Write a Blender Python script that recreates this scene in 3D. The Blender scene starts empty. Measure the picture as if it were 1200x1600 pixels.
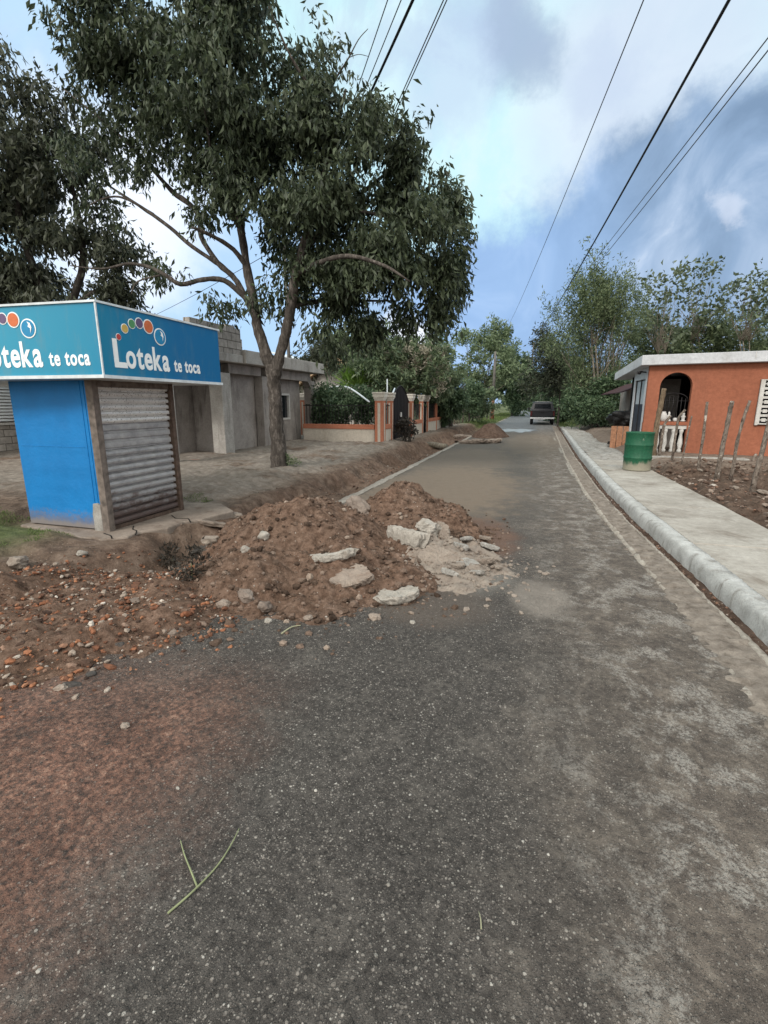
import bpy, bmesh, math, random
import numpy as np
from mathutils import Vector, Matrix, noise as mn, Euler

random.seed(7)
RNG = np.random.default_rng(7)
S = bpy.context.scene
COL = S.collection
R = math.radians

# ------------------------------------------------------------------ camera model (used to measure the photograph)
F, PITCH, CAMH = 755.0, math.atan(170 / 755.0), 1.65
YAW = math.atan(.3077)
CA, SA = math.cos(YAW), math.sin(YAW)


def pray(px, py):
    u = (px - 600) / F
    v = (800 - py) / F
    x, y, z = u, math.cos(PITCH) + v * math.sin(PITCH), -math.sin(PITCH) + v * math.cos(PITCH)
    return Vector((x * CA - y * SA, x * SA + y * CA, z)), y


def GP(px, py, z=0.0):                     # point of the photograph on the level z
    r, _ = pray(px, py)
    t = (z - CAMH) / r.z
    return Vector((r.x * t, r.y * t, z))


def AD(px, py, d):                         # point of the photograph at distance d
    r, y = pray(px, py)
    t = d / y
    return Vector((r.x * t, r.y * t, CAMH + r.z * t))


def PX(px, py, x):                         # on the plane X = x
    r, _ = pray(px, py)
    t = x / r.x
    return Vector((x, r.y * t, CAMH + r.z * t))


def PY(px, py, y):
    r, _ = pray(px, py)
    t = y / r.y
    return Vector((r.x * t, y, CAMH + r.z * t))


def sstep(a, b, x):
    t = min(1, max(0, (x - a) / (b - a)))
    return t * t * (3 - 2 * t)


def lerp(a, b, t):
    return a + (b - a) * t


# ------------------------------------------------------------------ materials
class NT:
    def __init__(s, name):
        s.m = bpy.data.materials.new(name)
        s.m.use_nodes = True
        s.t = s.m.node_tree
        s.t.nodes.clear()
        s.out = s.n('ShaderNodeOutputMaterial')

    def n(s, typ, **kw):
        x = s.t.nodes.new(typ)
        for k, v in kw.items():
            setattr(x, k, v)
        return x

    def put(s, sock, v):
        if isinstance(v, bpy.types.NodeSocket):
            s.t.links.new(v, sock)
        elif v is not None:
            if sock.type == 'RGBA' and len(v) == 3:
                v = (*v, 1)
            sock.default_value = v

    def pos(s, kind='pos'):
        if kind == 'pos':
            return s.n('ShaderNodeNewGeometry').outputs['Position']
        if kind == 'island':
            return s.n('ShaderNodeNewGeometry').outputs['Random Per Island']
        if kind == 'rand':
            return s.n('ShaderNodeObjectInfo').outputs['Random']
        return s.n('ShaderNodeTexCoord').outputs['Object']

    def sep(s, v):
        x = s.n('ShaderNodeSeparateXYZ')
        s.put(x.inputs[0], v)
        return x.outputs

    def noise(s, vec, scale, detail=4, rough=.55, dist=0.0):
        x = s.n('ShaderNodeTexNoise')
        s.put(x.inputs['Vector'], vec)
        s.put(x.inputs['Scale'], scale)
        s.put(x.inputs['Detail'], detail)
        s.put(x.inputs['Roughness'], rough)
        s.put(x.inputs['Distortion'], dist)
        return x.outputs['Fac']

    def vor(s, vec, scale, feature='F1', out='Distance'):
        x = s.n('ShaderNodeTexVoronoi', feature=feature)
        s.put(x.inputs['Vector'], vec)
        s.put(x.inputs['Scale'], scale)
        return x.outputs[out] if out else x.outputs

    def wave(s, vec, scale, dist=0, detail=2, axis='Z'):
        x = s.n('ShaderNodeTexWave', bands_direction=axis)
        s.put(x.inputs['Vector'], vec)
        s.put(x.inputs['Scale'], scale)
        s.put(x.inputs['Distortion'], dist)
        s.put(x.inputs['Detail'], detail)
        return x.outputs['Fac']

    def ramp(s, fac, stops, interp='LINEAR'):
        x = s.n('ShaderNodeValToRGB')
        x.color_ramp.interpolation = interp
        e = x.color_ramp.elements
        while len(e) < len(stops):
            e.new(.5)
        for i, (p, c) in enumerate(stops):
            e[i].position = p
            if not isinstance(c, (tuple, list)):
                c = (c, c, c)
            e[i].color = (*c, 1)
        s.put(x.inputs[0], fac)
        return x.outputs['Color']

    def mix(s, fac, a, b, blend='MIX'):
        x = s.n('ShaderNodeMix', data_type='RGBA', blend_type=blend)
        s.put(x.inputs[0], fac)
        s.put(x.inputs[6], a)
        s.put(x.inputs[7], b)
        return x.outputs[2]

    def math(s, op, a, b=None, c=None, clamp=False):
        x = s.n('ShaderNodeMath', operation=op, use_clamp=clamp)
        s.put(x.inputs[0], a)
        if b is not None:
            s.put(x.inputs[1], b)
        if c is not None:
            s.put(x.inputs[2], c)
        return x.outputs[0]

    def mr(s, v, a, b, c=0.0, d=1.0):
        x = s.n('ShaderNodeMapRange', interpolation_type='SMOOTHSTEP')
        for k, q in enumerate((v, a, b, c, d)):
            s.put(x.inputs[k], q)
        return x.outputs[0]

    def scale(s, v, k):
        x = s.n('ShaderNodeVectorMath', operation='MULTIPLY')
        s.put(x.inputs[0], v)
        x.inputs[1].default_value = k
        return x.outputs[0]

    def bump(s, h, strength=.5, dist=.01, normal=None):
        x = s.n('ShaderNodeBump')
        s.put(x.inputs['Height'], h)
        x.inputs['Strength'].default_value = strength
        x.inputs['Distance'].default_value = dist
        if normal is not None:
            s.put(x.inputs['Normal'], normal)
        return x.outputs[0]

    def done(s, color, rough=.8, metal=0.0, normal=None, spec=.3, transl=0.0, emit=None):
        b = s.n('ShaderNodeBsdfPrincipled')
        s.put(b.inputs['Base Color'], color)
        s.put(b.inputs['Roughness'], rough)
        s.put(b.inputs['Metallic'], metal)
        s.put(b.inputs['Specular IOR Level'], spec)
        if normal is not None:
            s.put(b.inputs['Normal'], normal)
        o = b.outputs[0]
        if transl:
            t = s.n('ShaderNodeBsdfTranslucent')
            s.put(t.inputs[0], color)
            m = s.n('ShaderNodeMixShader')
            m.inputs[0].default_value = transl
            s.t.links.new(o, m.inputs[1])
            s.t.links.new(t.outputs[0], m.inputs[2])
            o = m.outputs[0]
        s.t.links.new(o, s.out.inputs[0])
        return s.m


M = {}


def simple(name, col, rough=.7, var=.25, nscale=6, bump=.2, metal=0.0, spec=.3, bscale=40, space='obj', bd=.004):
    """painted / plain surface with mottling and fine relief"""
    t = NT(name)
    p = t.pos(space)
    a = t.noise(p, nscale, 6, .6)
    dk = tuple(c * (1 - var) for c in col)
    lt = tuple(min(1, c * (1 + var * .6)) for c in col)
    c = t.ramp(a, [(.3, dk), (.7, lt)])
    h = t.noise(p, bscale, 5, .6)
    M[name] = t.done(c, rough, metal, t.bump(h, bump, bd), spec)
    return M[name]


def leafmat(name, dark, light, accent=None, spec=.35, rough=.5, tr=.3):
    t = NT(name)
    i = t.pos('island')
    p = t.pos()
    big = t.noise(p, .9, 3, .5)
    f = t.math('ADD', t.math('MULTIPLY', i, .6), t.math('MULTIPLY', big, .4))
    st = [(.25, dark), (.75, light)]
    if accent:
        st += [(.9, light), (.97, accent)]
    M[name] = t.done(t.ramp(f, st), rough, 0, None, spec, tr)


def make_materials():
    # asphalt: stony aggregate, dust film, sand along the gutter, red earth tracked in on the left
    t = NT('asphalt')
    p = t.pos()
    x, y, z = t.sep(p)[:3]
    wp = t.n('ShaderNodeVectorMath', operation='ADD')
    t.put(wp.inputs[0], p)
    nz = t.n('ShaderNodeTexNoise')
    t.put(nz.inputs['Vector'], p)
    t.put(nz.inputs['Scale'], 9.0)
    sc_ = t.n('ShaderNodeVectorMath', operation='SCALE')
    t.put(sc_.inputs[0], nz.outputs['Color'])
    sc_.inputs['Scale'].default_value = .03
    t.put(wp.inputs[1], sc_.outputs[0])
    q = wp.outputs[0]
    v1 = t.vor(q, 78, out=None)
    v2 = t.vor(q, 150, out=None)
    g = t.noise(q, 240, 3, .7)
    base = t.ramp(g, [(.3, (.014, .012, .011)), (.7, (.075, .066, .059))])
    c1 = t.n('ShaderNodeSeparateColor')
    t.put(c1.inputs[0], v1['Color'])
    c2 = t.n('ShaderNodeSeparateColor')
    t.put(c2.inputs[0], v2['Color'])
    big = t.noise(p, .7, 6, .6)
    mid = t.noise(p, 3.2, 6, .65)
    lump = t.noise(q, 34, 4, .65)
    # stones of two sizes, unevenly worn out of the binder
    wn = t.math('MULTIPLY', t.math('SUBTRACT', g, .5), .5)
    in1 = t.mr(t.math('ADD', t.math('SUBTRACT', v1['Distance'], t.math('MULTIPLY', c1.outputs[0], .52)), wn), .09, -.09)
    s1 = t.ramp(c1.outputs[1], [(0, (.03, .026, .024)), (.4, (.09, .079, .07)), (.75, (.15, .132, .117)), (.9, (.22, .195, .172)), (.965, (.29, .265, .235)), (1, (.40, .375, .34))])
    in2 = t.mr(t.math('ADD', t.math('SUBTRACT', v2['Distance'], t.math('MULTIPLY', c2.outputs[0], .55)), wn), .09, -.09)
    s2 = t.ramp(c2.outputs[1], [(0, (.03, .027, .025)), (.5, (.11, .097, .086)), (.85, (.19, .168, .148)), (1, (.36, .33, .29))])
    col = t.mix(t.math('MULTIPLY', in2, .75), base, s2)
    col = t.mix(t.math('MULTIPLY', in1, .8), col, s1)
    col = t.mix(1.0, col, t.ramp(lump, [(.3, .55), (.7, 1.45)]), 'MULTIPLY')
    tone = t.ramp(big, [(.3, 1.08), (.7, 1.55)])
    col = t.mix(1.0, col, tone, 'MULTIPLY')
    # grey-brown dust film in blotches
    film = t.math('MULTIPLY', t.mr(mid, .45, .72), t.mr(lump, .3, .6))
    col = t.mix(t.math('MULTIPLY', film, .34), col, (.19, .168, .145))
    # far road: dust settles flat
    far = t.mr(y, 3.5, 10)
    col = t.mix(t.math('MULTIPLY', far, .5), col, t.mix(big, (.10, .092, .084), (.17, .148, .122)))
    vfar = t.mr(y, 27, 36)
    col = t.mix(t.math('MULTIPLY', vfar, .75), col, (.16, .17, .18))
    # brown sand towards the right gutter
    xk = t.math('SUBTRACT', x, t.math('MULTIPLY', t.math('MAXIMUM', t.math('SUBTRACT', 9.0, y), 0.0), .03))
    edge = t.math('ADD', xk, t.math('MULTIPLY', t.math('SUBTRACT', mid, .5), 1.0))
    edge = t.math('ADD', edge, t.math('MULTIPLY', t.math('SUBTRACT', big, .5), 1.2))
    sand = t.math('MULTIPLY', t.mr(edge, -.45, .6), t.ramp(lump, [(.3, .55), (.65, 1.0)]))
    pat = t.noise(p, 7, 7, .75, .6)
    sandc = t.ramp(pat, [(.32, (.072, .055, .044)), (.48, (.145, .114, .092)), (.58, (.235, .19, .152)), (.70, (.39, .335, .28))])
    col = t.mix(t.math('MULTIPLY', sand, .62), col, sandc)
    # washed sand streaks in the near right corner
    st1 = t.mr(t.noise(t.scale(p, (1, .8, 1)), 3.4, 10, .8, .3), .49, .58)
    st1 = t.math('MULTIPLY', st1, t.mr(edge, -.25, .55))
    st1 = t.math('MULTIPLY', st1, t.mr(t.noise(q, 70, 3, .7), .36, .56))
    col = t.mix(t.math('MULTIPLY', st1, .68), col, (.37, .34, .305))

    # blobs of dried mud / sand lying on the road
    def blob(cx, cy, rx, ry, wob=.5):
        dx = t.math('DIVIDE', t.math('SUBTRACT', x, cx), rx)
        dy = t.math('DIVIDE', t.math('SUBTRACT', y, cy), ry)
        d = t.math('SQRT', t.math('ADD', t.math('MULTIPLY', dx, dx), t.math('MULTIPLY', dy, dy)))
        d = t.math('ADD', d, t.math('MULTIPLY', t.math('SUBTRACT', mid, .5), wob * 2.6))
        d = t.math('ADD', d, t.math('MULTIPLY', t.math('SUBTRACT', lump, .5), wob * 1.6))
        return t.mr(d, 1.25, .7)
    sandy = t.mix(pat, (.15, .115, .085), (.26, .205, .155))
    col = t.mix(t.math('MULTIPLY', blob(-1.7, 9.4, 1.5, 3.4), .9), col, sandy)
    col = t.mix(t.math('MULTIPLY', blob(-1.9, 14.5, 1.3, 4.0), .45), col, sandy)
    col = t.mix(t.math('MULTIPLY', blob(.1, 22, 1.3, 6.0), .5), col, sandy)
    col = t.mix(t.math('MULTIPLY', blob(-.75, 5.9, .62, 1.1, .35), .8), col, t.mix(pat, (.11, .06, .04), (.21, .125, .09)))
    col = t.mix(t.math('MULTIPLY', blob(-.45, 4.55, .35, .5, .4), .6), col, (.24, .22, .195))
    col = t.mix(t.math('MULTIPLY', blob(-.75, 3.75, .5, .45, .4), .6), col, (.12, .095, .078))
    col = t.mix(t.math('MULTIPLY', blob(.13, 4.15, .24, .40, .45), .75), col, t.mix(pat, (.19, .16, .135), (.30, .265, .23)))
    # red earth on the left
    ln = t.math('ADD', x, t.math('MULTIPLY', y, 1.22))
    ln = t.math('ADD', ln, t.math('MULTIPLY', t.math('SUBTRACT', mid, .5), .9))
    ln = t.math('ADD', ln, t.math('MULTIPLY', t.math('SUBTRACT', big, .5), .5))
    l2 = t.math('ADD', x, t.math('MULTIPLY', t.math('SUBTRACT', mid, .5), .9))
    red = t.math('MULTIPLY', t.math('MULTIPLY', t.mr(l2, -1.0, -1.75), t.ramp(lump, [(.35, .5), (.6, 1.0)])), t.mr(t.math('ADD', y, t.math('MULTIPLY', t.math('SUBTRACT', big, .5), 1.0)), 2.7, 1.5))
    redc = t.ramp(t.noise(q, 38, 6, .7), [(.32, (.025, .014, .011)), (.45, (.12, .060, .042)), (.56, (.235, .115, .078)), (.70, (.40, .25, .18))])
    redc = t.mix(1.0, redc, t.ramp(mid, [(.3, .5), (.55, 1.1), (.7, 1.3)]), 'MULTIPLY')
    col = t.mix(t.math('MULTIPLY', red, .88), col, redc)
    h = t.math('ADD', t.math('MULTIPLY', in1, .6), t.math('MULTIPLY', in2, .35))
    h = t.math('ADD', h, t.math('MULTIPLY', g, .5))
    h = t.math('ADD', h, t.math('MULTIPLY', mid, 2.0))
    rough = t.mix(vfar, (.85,) * 3, (.55,) * 3)
    M['asphalt'] = t.done(col, rough, 0, t.bump(h, 1.0, .011), .25)

    # earth of the verges, with grass patches left of the kiosk and lighter gravel by the building
    t = NT('earth')
    p = t.pos()
    x, y, z = t.sep(p)[:3]
    n1 = t.noise(p, .8, 6, .6)
    n2 = t.noise(p, 6, 8, .7)
    n3 = t.noise(p, 40, 5, .7)
    vv = t.vor(p, 26, out=None)
    brown = t.ramp(n2, [(.3, (.06, .042, .032)), (.5, (.14, .10, .076)), (.7, (.235, .178, .14))])
    brown = t.mix(t.mr(vv['Distance'], .22, .1), brown, t.mix(vv['Color'], (.10, .075, .06), (.30, .24, .20)))
    grey = t.ramp(n2, [(.3, (.15, .13, .108)), (.55, (.25, .22, .19)), (.75, (.36, .325, .285))])
    fg = t.math('MULTIPLY', t.mr(x, -4.3, -5.2), t.mr(y, 5.2, 6.4))
    fg = t.math('MULTIPLY', fg, t.mr(n1, .32, .5))
    col = t.mix(t.math('MULTIPLY', fg, .8), brown, grey)
    # yard on the right in front of the house
    yard = t.math('MULTIPLY', t.mr(x, 2.4, 2.6), t.mr(y, 13.5, 12.5))
    col = t.mix(t.math('MULTIPLY', yard, .75), col, t.ramp(n2, [(.3, (.035, .023, .017)), (.55, (.085, .057, .043)), (.75, (.16, .115, .09))]))
    yl = t.math('MULTIPLY', t.mr(x, 2.2, 2.5), t.mr(y, 12.5, 14))
    col = t.mix(t.math('MULTIPLY', yl, .7), col, t.ramp(n2, [(.3, (.13, .10, .08)), (.7, (.25, .205, .17))]))
    # red subsoil exposed in the trench
    tr = t.math('MULTIPLY', t.mr(x, -4.7, -4.3), t.mr(x, -3.0, -3.3))
    tr = t.math('MULTIPLY', tr, t.mr(n1, .3, .55))
    col = t.mix(t.math('MULTIPLY', tr, .35), col, t.ramp(n2, [(.3, (.05, .026, .018)), (.7, (.15, .085, .06))]))
    # turf
    gl = t.math('MULTIPLY', t.mr(x, -4.9, -5.7), t.mr(y, 4.9, 4.3))
    gl = t.math('MULTIPLY', gl, t.mr(y, 2.9, 3.5))
    gf = t.mr(y, 34, 40)
    gg = t.math('MULTIPLY', t.math('MAXIMUM', gl, gf), t.mr(n1, .28, .48))
    turf = t.ramp(n2, [(.3, (.05, .07, .026)), (.6, (.10, .13, .05)), (.8, (.18, .18, .09))])
    col = t.mix(t.math('MULTIPLY', gg, .85), col, turf)
    h = t.math('ADD', t.math('MULTIPLY', n2, 1.0), t.math('MULTIPLY', n3, .45))
    M['earth'] = t.done(col, .95, 0, t.bump(h, .9, .05), .1)

    # heap earth
    t = NT('heap_earth')
    p = t.pos()
    x, y, z = t.sep(p)[:3]
    n1 = t.noise(p, 1.6, 5, .6)
    n2 = t.noise(p, 13, 8, .72)
    n3 = t.noise(p, 70, 4, .7)
    col = t.ramp(n2, [(.28, (.042, .028, .021)), (.46, (.125, .086, .064)), (.6, (.20, .142, .109)), (.76, (.32, .25, .20))])
    red = t.mix(n1, (.88, .9, .92), (1.15, .98, .9))
    col = t.mix(1.0, col, red, 'MULTIPLY')
    v = t.vor(p, 34, out=None)
    c1 = t.n('ShaderNodeSeparateColor')
    t.put(c1.inputs[0], v['Color'])
    pe = t.math('MULTIPLY', t.mr(v['Distance'], .3, .18), t.mr(c1.outputs[0], .84, .88))
    col = t.mix(pe, col, t.ramp(c1.outputs[1], [(0, (.12, .075, .055)), (.7, (.26, .19, .15)), (1, (.5, .44, .38))]))
    h = t.math('ADD', t.math('MULTIPLY', n2, 1.2), t.math('MULTIPLY', n3, .5))
    h = t.math('ADD', h, t.math('MULTIPLY', pe, .4))
    M['heap_earth'] = t.done(col, .97, 0, t.bump(h, 1.0, .035), .08)

    # loose stones: a colour for each stone
    t = NT('stones')
    i = t.pos('island')
    p = t.pos()
    n = t.noise(p, 45, 5, .7)
    c = t.ramp(i, [(0, (.06, .038, .028)), (.3, (.115, .075, .056)), (.5, (.16, .105, .078)), (.6, (.23, .125, .085)),
                   (.7, (.15, .115, .095)), (.85, (.21, .16, .13)), (.95, (.28, .22, .18)), (1, (.42, .38, .34))])
    c = t.mix(1.0, c, t.ramp(n, [(.3, .6), (.7, 1.25)]), 'MULTIPLY')
    M['stones'] = t.done(c, .92, 0, t.bump(n, .5, .01), .15)
    t = NT('red_rubble')
    i = t.pos('island')
    p = t.pos()
    n = t.noise(p, 45, 5, .7)
    c = t.ramp(i, [(0, (.045, .03, .024)), (.2, (.085, .05, .036)), (.38, (.15, .07, .043)), (.56, (.24, .10, .055)),
                   (.68, (.33, .15, .08)), (.8, (.20, .15, .12)), (.93, (.30, .245, .20)), (1, (.52, .46, .40))])
    c = t.mix(1.0, c, t.ramp(n, [(.3, .55), (.7, 1.25)]), 'MULTIPLY')
    M['red_rubble'] = t.done(c, .92, 0, t.bump(n, .5, .01), .15)
    t = NT('road_grit')
    i = t.pos('island')
    c = t.ramp(i, [(0, (.03, .028, .026)), (.4, (.10, .09, .08)), (.65, (.2, .18, .155)), (.86, (.27, .245, .215)), (1, (.44, .41, .37))])
    M['road_grit'] = t.done(c, .85, 0, None, .2)

    t = NT('damp_earth')
    p = t.pos()
    n2 = t.noise(p, 7, 8, .72)
    M['damp_earth'] = t.done(t.ramp(n2, [(.3, (.035, .022, .016)), (.5, (.085, .055, .042)), (.7, (.15, .105, .08))]), .95, 0, t.bump(n2, 1, .05), .1)
    t = NT('earth_clods')
    i = t.pos('island')
    p = t.pos()
    n = t.noise(p, 60, 5, .7)
    c = t.ramp(i, [(0, (.045, .03, .022)), (.5, (.115, .078, .058)), (.8, (.165, .116, .09)), (.95, (.22, .165, .13)), (1, (.30, .24, .195))])
    c = t.mix(1.0, c, t.ramp(n, [(.3, .55), (.7, 1.3)]), 'MULTIPLY')
    M['earth_clods'] = t.done(c, .95, 0, t.bump(n, .6, .01), .1)

    def concrete(name, a, b, dirt=(.10, .085, .07), k=.5, scale=3.0, space='pos', holes=False):
        t = NT(name)
        p = t.pos(space)
        n1 = t.noise(p, scale, 8, .68)
        n2 = t.noise(p, scale * 12, 6, .7)
        n4 = t.noise(t.scale(p, (1, 1, .22)), scale * 1.3, 6, .7, .4)
        c = t.ramp(n1, [(.3, a), (.7, b)])
        c = t.mix(t.math('MULTIPLY', t.mr(n4, .5, .72), k), c, dirt)
        c = t.mix(.5, c, t.ramp(n2, [(.3, .6), (.7, 1.2)]), 'MULTIPLY')
        h = t.math('ADD', n2, t.math('MULTIPLY', n1, .6))
        if holes:
            v = t.vor(p, 55)
            ho = t.mr(v, .22, .1)
            c = t.mix(t.math('MULTIPLY', ho, .5), c, dirt)
            h = t.math('SUBTRACT', h, ho)
        M[name] = t.done(c, .9, 0, t.bump(h, .6, .012), .2)
    concrete('kerb_concrete', (.28, .275, .26), (.52, .515, .50), (.15, .13, .11), .75, 5, 'pos', True)
    concrete('sidewalk_concrete', (.24, .215, .185), (.42, .39, .35), (.15, .12, .095), .8, 1.3, 'pos', True)
    concrete('rough_concrete', (.21, .195, .175), (.38, .365, .34), (.13, .105, .085), .8, 5)
    concrete('grey_render', (.21, .185, .17), (.34, .31, .285), (.09, .077, .068), .8, 1.8)
    concrete('grey_render_light', (.29, .27, .245), (.45, .425, .395), (.12, .10, .09), .55, 2.2)
    concrete('slab_concrete', (.19, .15, .125), (.32, .265, .22), (.15, .10, .075), .65, 6, 'pos', True)
    concrete('pale_chunk', (.24, .215, .185), (.40, .37, .33), (.17, .115, .085), .45, 7, 'pos', True)
    concrete('dusty_chunk', (.19, .155, .13), (.29, .245, .205), (.15, .105, .08), .5, 7, 'pos', True)
    concrete('boulder_stone', (.13, .10, .083), (.27, .22, .185), (.09, .06, .045), .5, 6, 'pos', True)
    concrete('broken_asphalt', (.035, .032, .03), (.10, .09, .083), (.14, .09, .065), .35, 9, 'pos', True)
    concrete('kiosk_footing', (.17, .135, .11), (.30, .25, .21), (.11, .075, .055), .7, 2.5)
    concrete('gutter_sand', (.11, .088, .072), (.30, .255, .215), (.075, .058, .046), .8, 9)
    concrete('pale_sand', (.20, .17, .14), (.42, .38, .33), (.14, .112, .09), .8, 9)
    concrete('old_paint_line', (.20, .175, .15), (.36, .33, .29), (.12, .10, .082), .9, 8)
    concrete('terracotta_floor', (.26, .15, .11), (.36, .22, .165), (.2, .14, .11), .4, 2)
    concrete('cream_paint', (.46, .41, .35), (.54, .49, .42), (.36, .30, .24), .5, 1.5)
    concrete('capital_paint', (.50, .46, .40), (.62, .58, .52), (.36, .31, .26), .4, 3)
    concrete('garden_orange', (.36, .135, .08), (.44, .18, .11), (.3, .12, .075), .4, 2)
    concrete('house_orange', (.265, .095, .055), (.315, .118, .07), (.20, .078, .048), .55, .9)
    concrete('house_white', (.42, .43, .45), (.55, .56, .58), (.33, .32, .31), .6, 1.2)
    concrete('white_trim', (.42, .40, .375), (.56, .545, .52), (.4, .35, .3), .4, 2.5)

    # block masonry
    t = NT('block_masonry')
    p = t.pos('obj')
    x, y, z = t.sep(p)[:3]
    cx = t.n('ShaderNodeCombineXYZ')
    t.put(cx.inputs[0], t.math('ADD', x, y))
    t.put(cx.inputs[1], z)
    b = t.n('ShaderNodeTexBrick')
    t.put(b.inputs['Vector'], cx.outputs[0])
    b.inputs['Color1'].default_value = (.42, .385, .35, 1)
    b.inputs['Color2'].default_value = (.29, .265, .24, 1)
    b.inputs['Mortar'].default_value = (.14, .125, .11, 1)
    b.inputs['Scale'].default_value = 1
    b.inputs['Mortar Size'].default_value = .012
    b.inputs['Brick Width'].default_value = .42
    b.inputs['Row Height'].default_value = .215
    n2 = t.noise(p, 7, 7, .7)
    c = t.mix(.8, b.outputs['Color'], t.ramp(n2, [(.25, .45), (.6, 1.1), (.8, 1.3)]), 'MULTIPLY')
    M['block_masonry'] = t.done(c, .95, 0, t.bump(t.math('ADD', t.math('MULTIPLY', b.outputs['Fac'], -1), t.math('MULTIPLY', n2, .5)), .7, .015), .15)

    # kiosk blue with the paint worn off at the foot
    t = NT('kiosk_blue')
    p = t.pos('obj')
    x, y, z = t.sep(p)[:3]
    n1 = t.noise(p, 2.2, 7, .65)
    n2 = t.noise(t.scale(p, (1, 1, .3)), 7, 7, .7)
    c = t.ramp(n1, [(.3, (.002, .135, .37)), (.7, (.003, .175, .465))])
    c = t.mix(t.math('MULTIPLY', t.mr(n2, .6, .8), .25), c, (.01, .10, .26))
    foot = t.math('MULTIPLY', t.mr(t.math('SUBTRACT', z, t.math('MULTIPLY', n2, .16)), .02, -.05), 1.0)
    c = t.mix(t.math('MULTIPLY', foot, .75), c, (.30, .27, .235))
    mud = t.math('MULTIPLY', t.mr(t.math('SUBTRACT', z, t.math('MULTIPLY', t.noise(p, 17, 8, .8), .6)), -.06, -.22), .6)
    c = t.mix(mud, c, (.17, .13, .10))
    sc1 = t.mr(t.noise(t.scale(p, (1, 1, .12)), 16, 5, .7), .66, .74)
    c = t.mix(t.math('MULTIPLY', sc1, .3), c, (.10, .25, .45))
    M['kiosk_blue'] = t.done(c, .55, 0, t.bump(t.math('ADD', t.noise(p, 24, 5, .6), t.math('MULTIPLY', t.noise(p, 3.5, 3, .5), 5.0)), .35, .008), .35)

    t = NT('sign_film')
    p = t.pos('obj')
    x, y, z = t.sep(p)[:3]
    c = t.ramp(t.math('ADD', t.math('MULTIPLY', x, .33), t.math('MULTIPLY', y, .33)), [(0.02, (.022, .25, .38)), (.45, (.008, .20, .33)), (.9, (.002, .12, .29))])
    n2 = t.noise(t.scale(p, (1, 1, .25)), 6, 6, .7)
    c = t.mix(t.math('MULTIPLY', t.mr(n2, .48, .72), .35), c, (.12, .22, .25))
    M['sign_film'] = t.done(c, .38, 0, None, .4)

    # galvanised shutter, rusty foot
    t = NT('galvanised')
    p = t.pos('obj')
    x, y, z = t.sep(p)[:3]
    n2 = t.noise(t.scale(p, (3, 1, 1)), 6, 7, .7)
    c = t.ramp(n2, [(.3, (.24, .235, .235)), (.7, (.46, .45, .445))])
    ru = t.math('SUBTRACT', z, t.math('MULTIPLY', t.math('SUBTRACT', n2, .5), 1.1))
    c = t.mix(t.math('MULTIPLY', t.mr(ru, .52, .12), .88), c, t.mix(t.noise(p, 30, 4, .6), (.03, .018, .016), (.10, .05, .035)))
    M['galvanised'] = t.done(c, t.mix(n2, (.45,) * 3, (.7,) * 3), .3, t.bump(t.noise(p, 50, 3, .5), .12, .003), .4)
    t = NT('perforated_metal')
    p = t.pos('obj')
    v = t.vor(t.scale(p, (1, 1, 1)), 36)
    n2 = t.noise(p, 8, 6, .7)
    c = t.mix(t.mr(v, .28, .18), t.ramp(n2, [(.3, (.58, .56, .53)), (.7, (.80, .78, .74))]), (.24, .21, .18))
    M['perforated_metal'] = t.done(c, .45, .3, None, .4)
    simple('rusty_steel', (.11, .075, .058), .75, .55, 14, .4, .25)
    simple('worn_steel_post', (.17, .14, .12), .7, .5, 12, .4, .2)
    simple('white_lettering', (.80, .82, .82), .5, .06, 12, .0)
    simple('sign_edge', (.60, .64, .66), .4, .2, 8, .1)
    for nm, c in (('ball_red', (.45, .06, .05)), ('ball_yellow', (.55, .38, .10)), ('ball_green', (.08, .25, .10)), ('ball_purple', (.12, .08, .16)),
                  ('ball_orange', (.55, .14, .05)), ('ball_blue', (.02, .22, .42))):
        simple(nm, c, .4, .15, 20, 0)

    # bark
    def bark(name, a, b, moss=None, sc=8):
        t = NT(name)
        p = t.pos()
        q = t.scale(p, (1, 1, .28))
        n1 = t.noise(q, sc * 2.2, 8, .72, .6)
        n2 = t.noise(p, sc * .35, 5, .6)
        c = t.ramp(n1, [(.32, tuple(k * .45 for k in a)), (.5, a), (.7, b)])
        c = t.mix(t.math('MULTIPLY', t.mr(n2, .48, .6), .55), c, moss or tuple(k * .5 for k in a))
        M[name] = t.done(c, .95, 0, t.bump(n1, .9, .03), .1)
    bark('bark_grey', (.075, .064, .056), (.20, .175, .155), (.035, .03, .026))
    bark('bark_dark', (.05, .043, .038), (.12, .105, .092))
    bark('bark_pale', (.20, .175, .14), (.33, .29, .235))
    t = NT('stake_wood')
    p = t.pos()
    n1 = t.noise(t.scale(p, (1, 1, .5)), 22, 7, .7, .5)
    n2 = t.noise(t.scale(p, (1, 1, .8)), 7, 4, .6)
    c = t.ramp(n1, [(.3, (.06, .047, .038)), (.5, (.17, .138, .115)), (.7, (.31, .265, .225))])
    c = t.mix(t.mr(n2, .63, .67), c, (.52, .47, .41))
    c = t.mix(t.math('MULTIPLY', t.mr(n2, .42, .38), .85), c, (.05, .035, .028))
    M['stake_wood'] = t.done(c, .95, 0, t.bump(n1, .9, .02), .1)
    bark('plank_wood', (.17, .125, .085), (.28, .215, .15), (.09, .065, .045), 10)
    simple('orange_timber', (.38, .19, .11), .8, .4, 12, .3)

    leafmat('leaf_big_tree', (.026, .038, .021), (.085, .108, .058), (.19, .205, .13))
    leafmat('leaf_back_tree', (.024, .030, .02), (.08, .09, .055))
    leafmat('leaf_mango', (.05, .08, .042), (.15, .19, .10), (.40, .38, .29))
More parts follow.
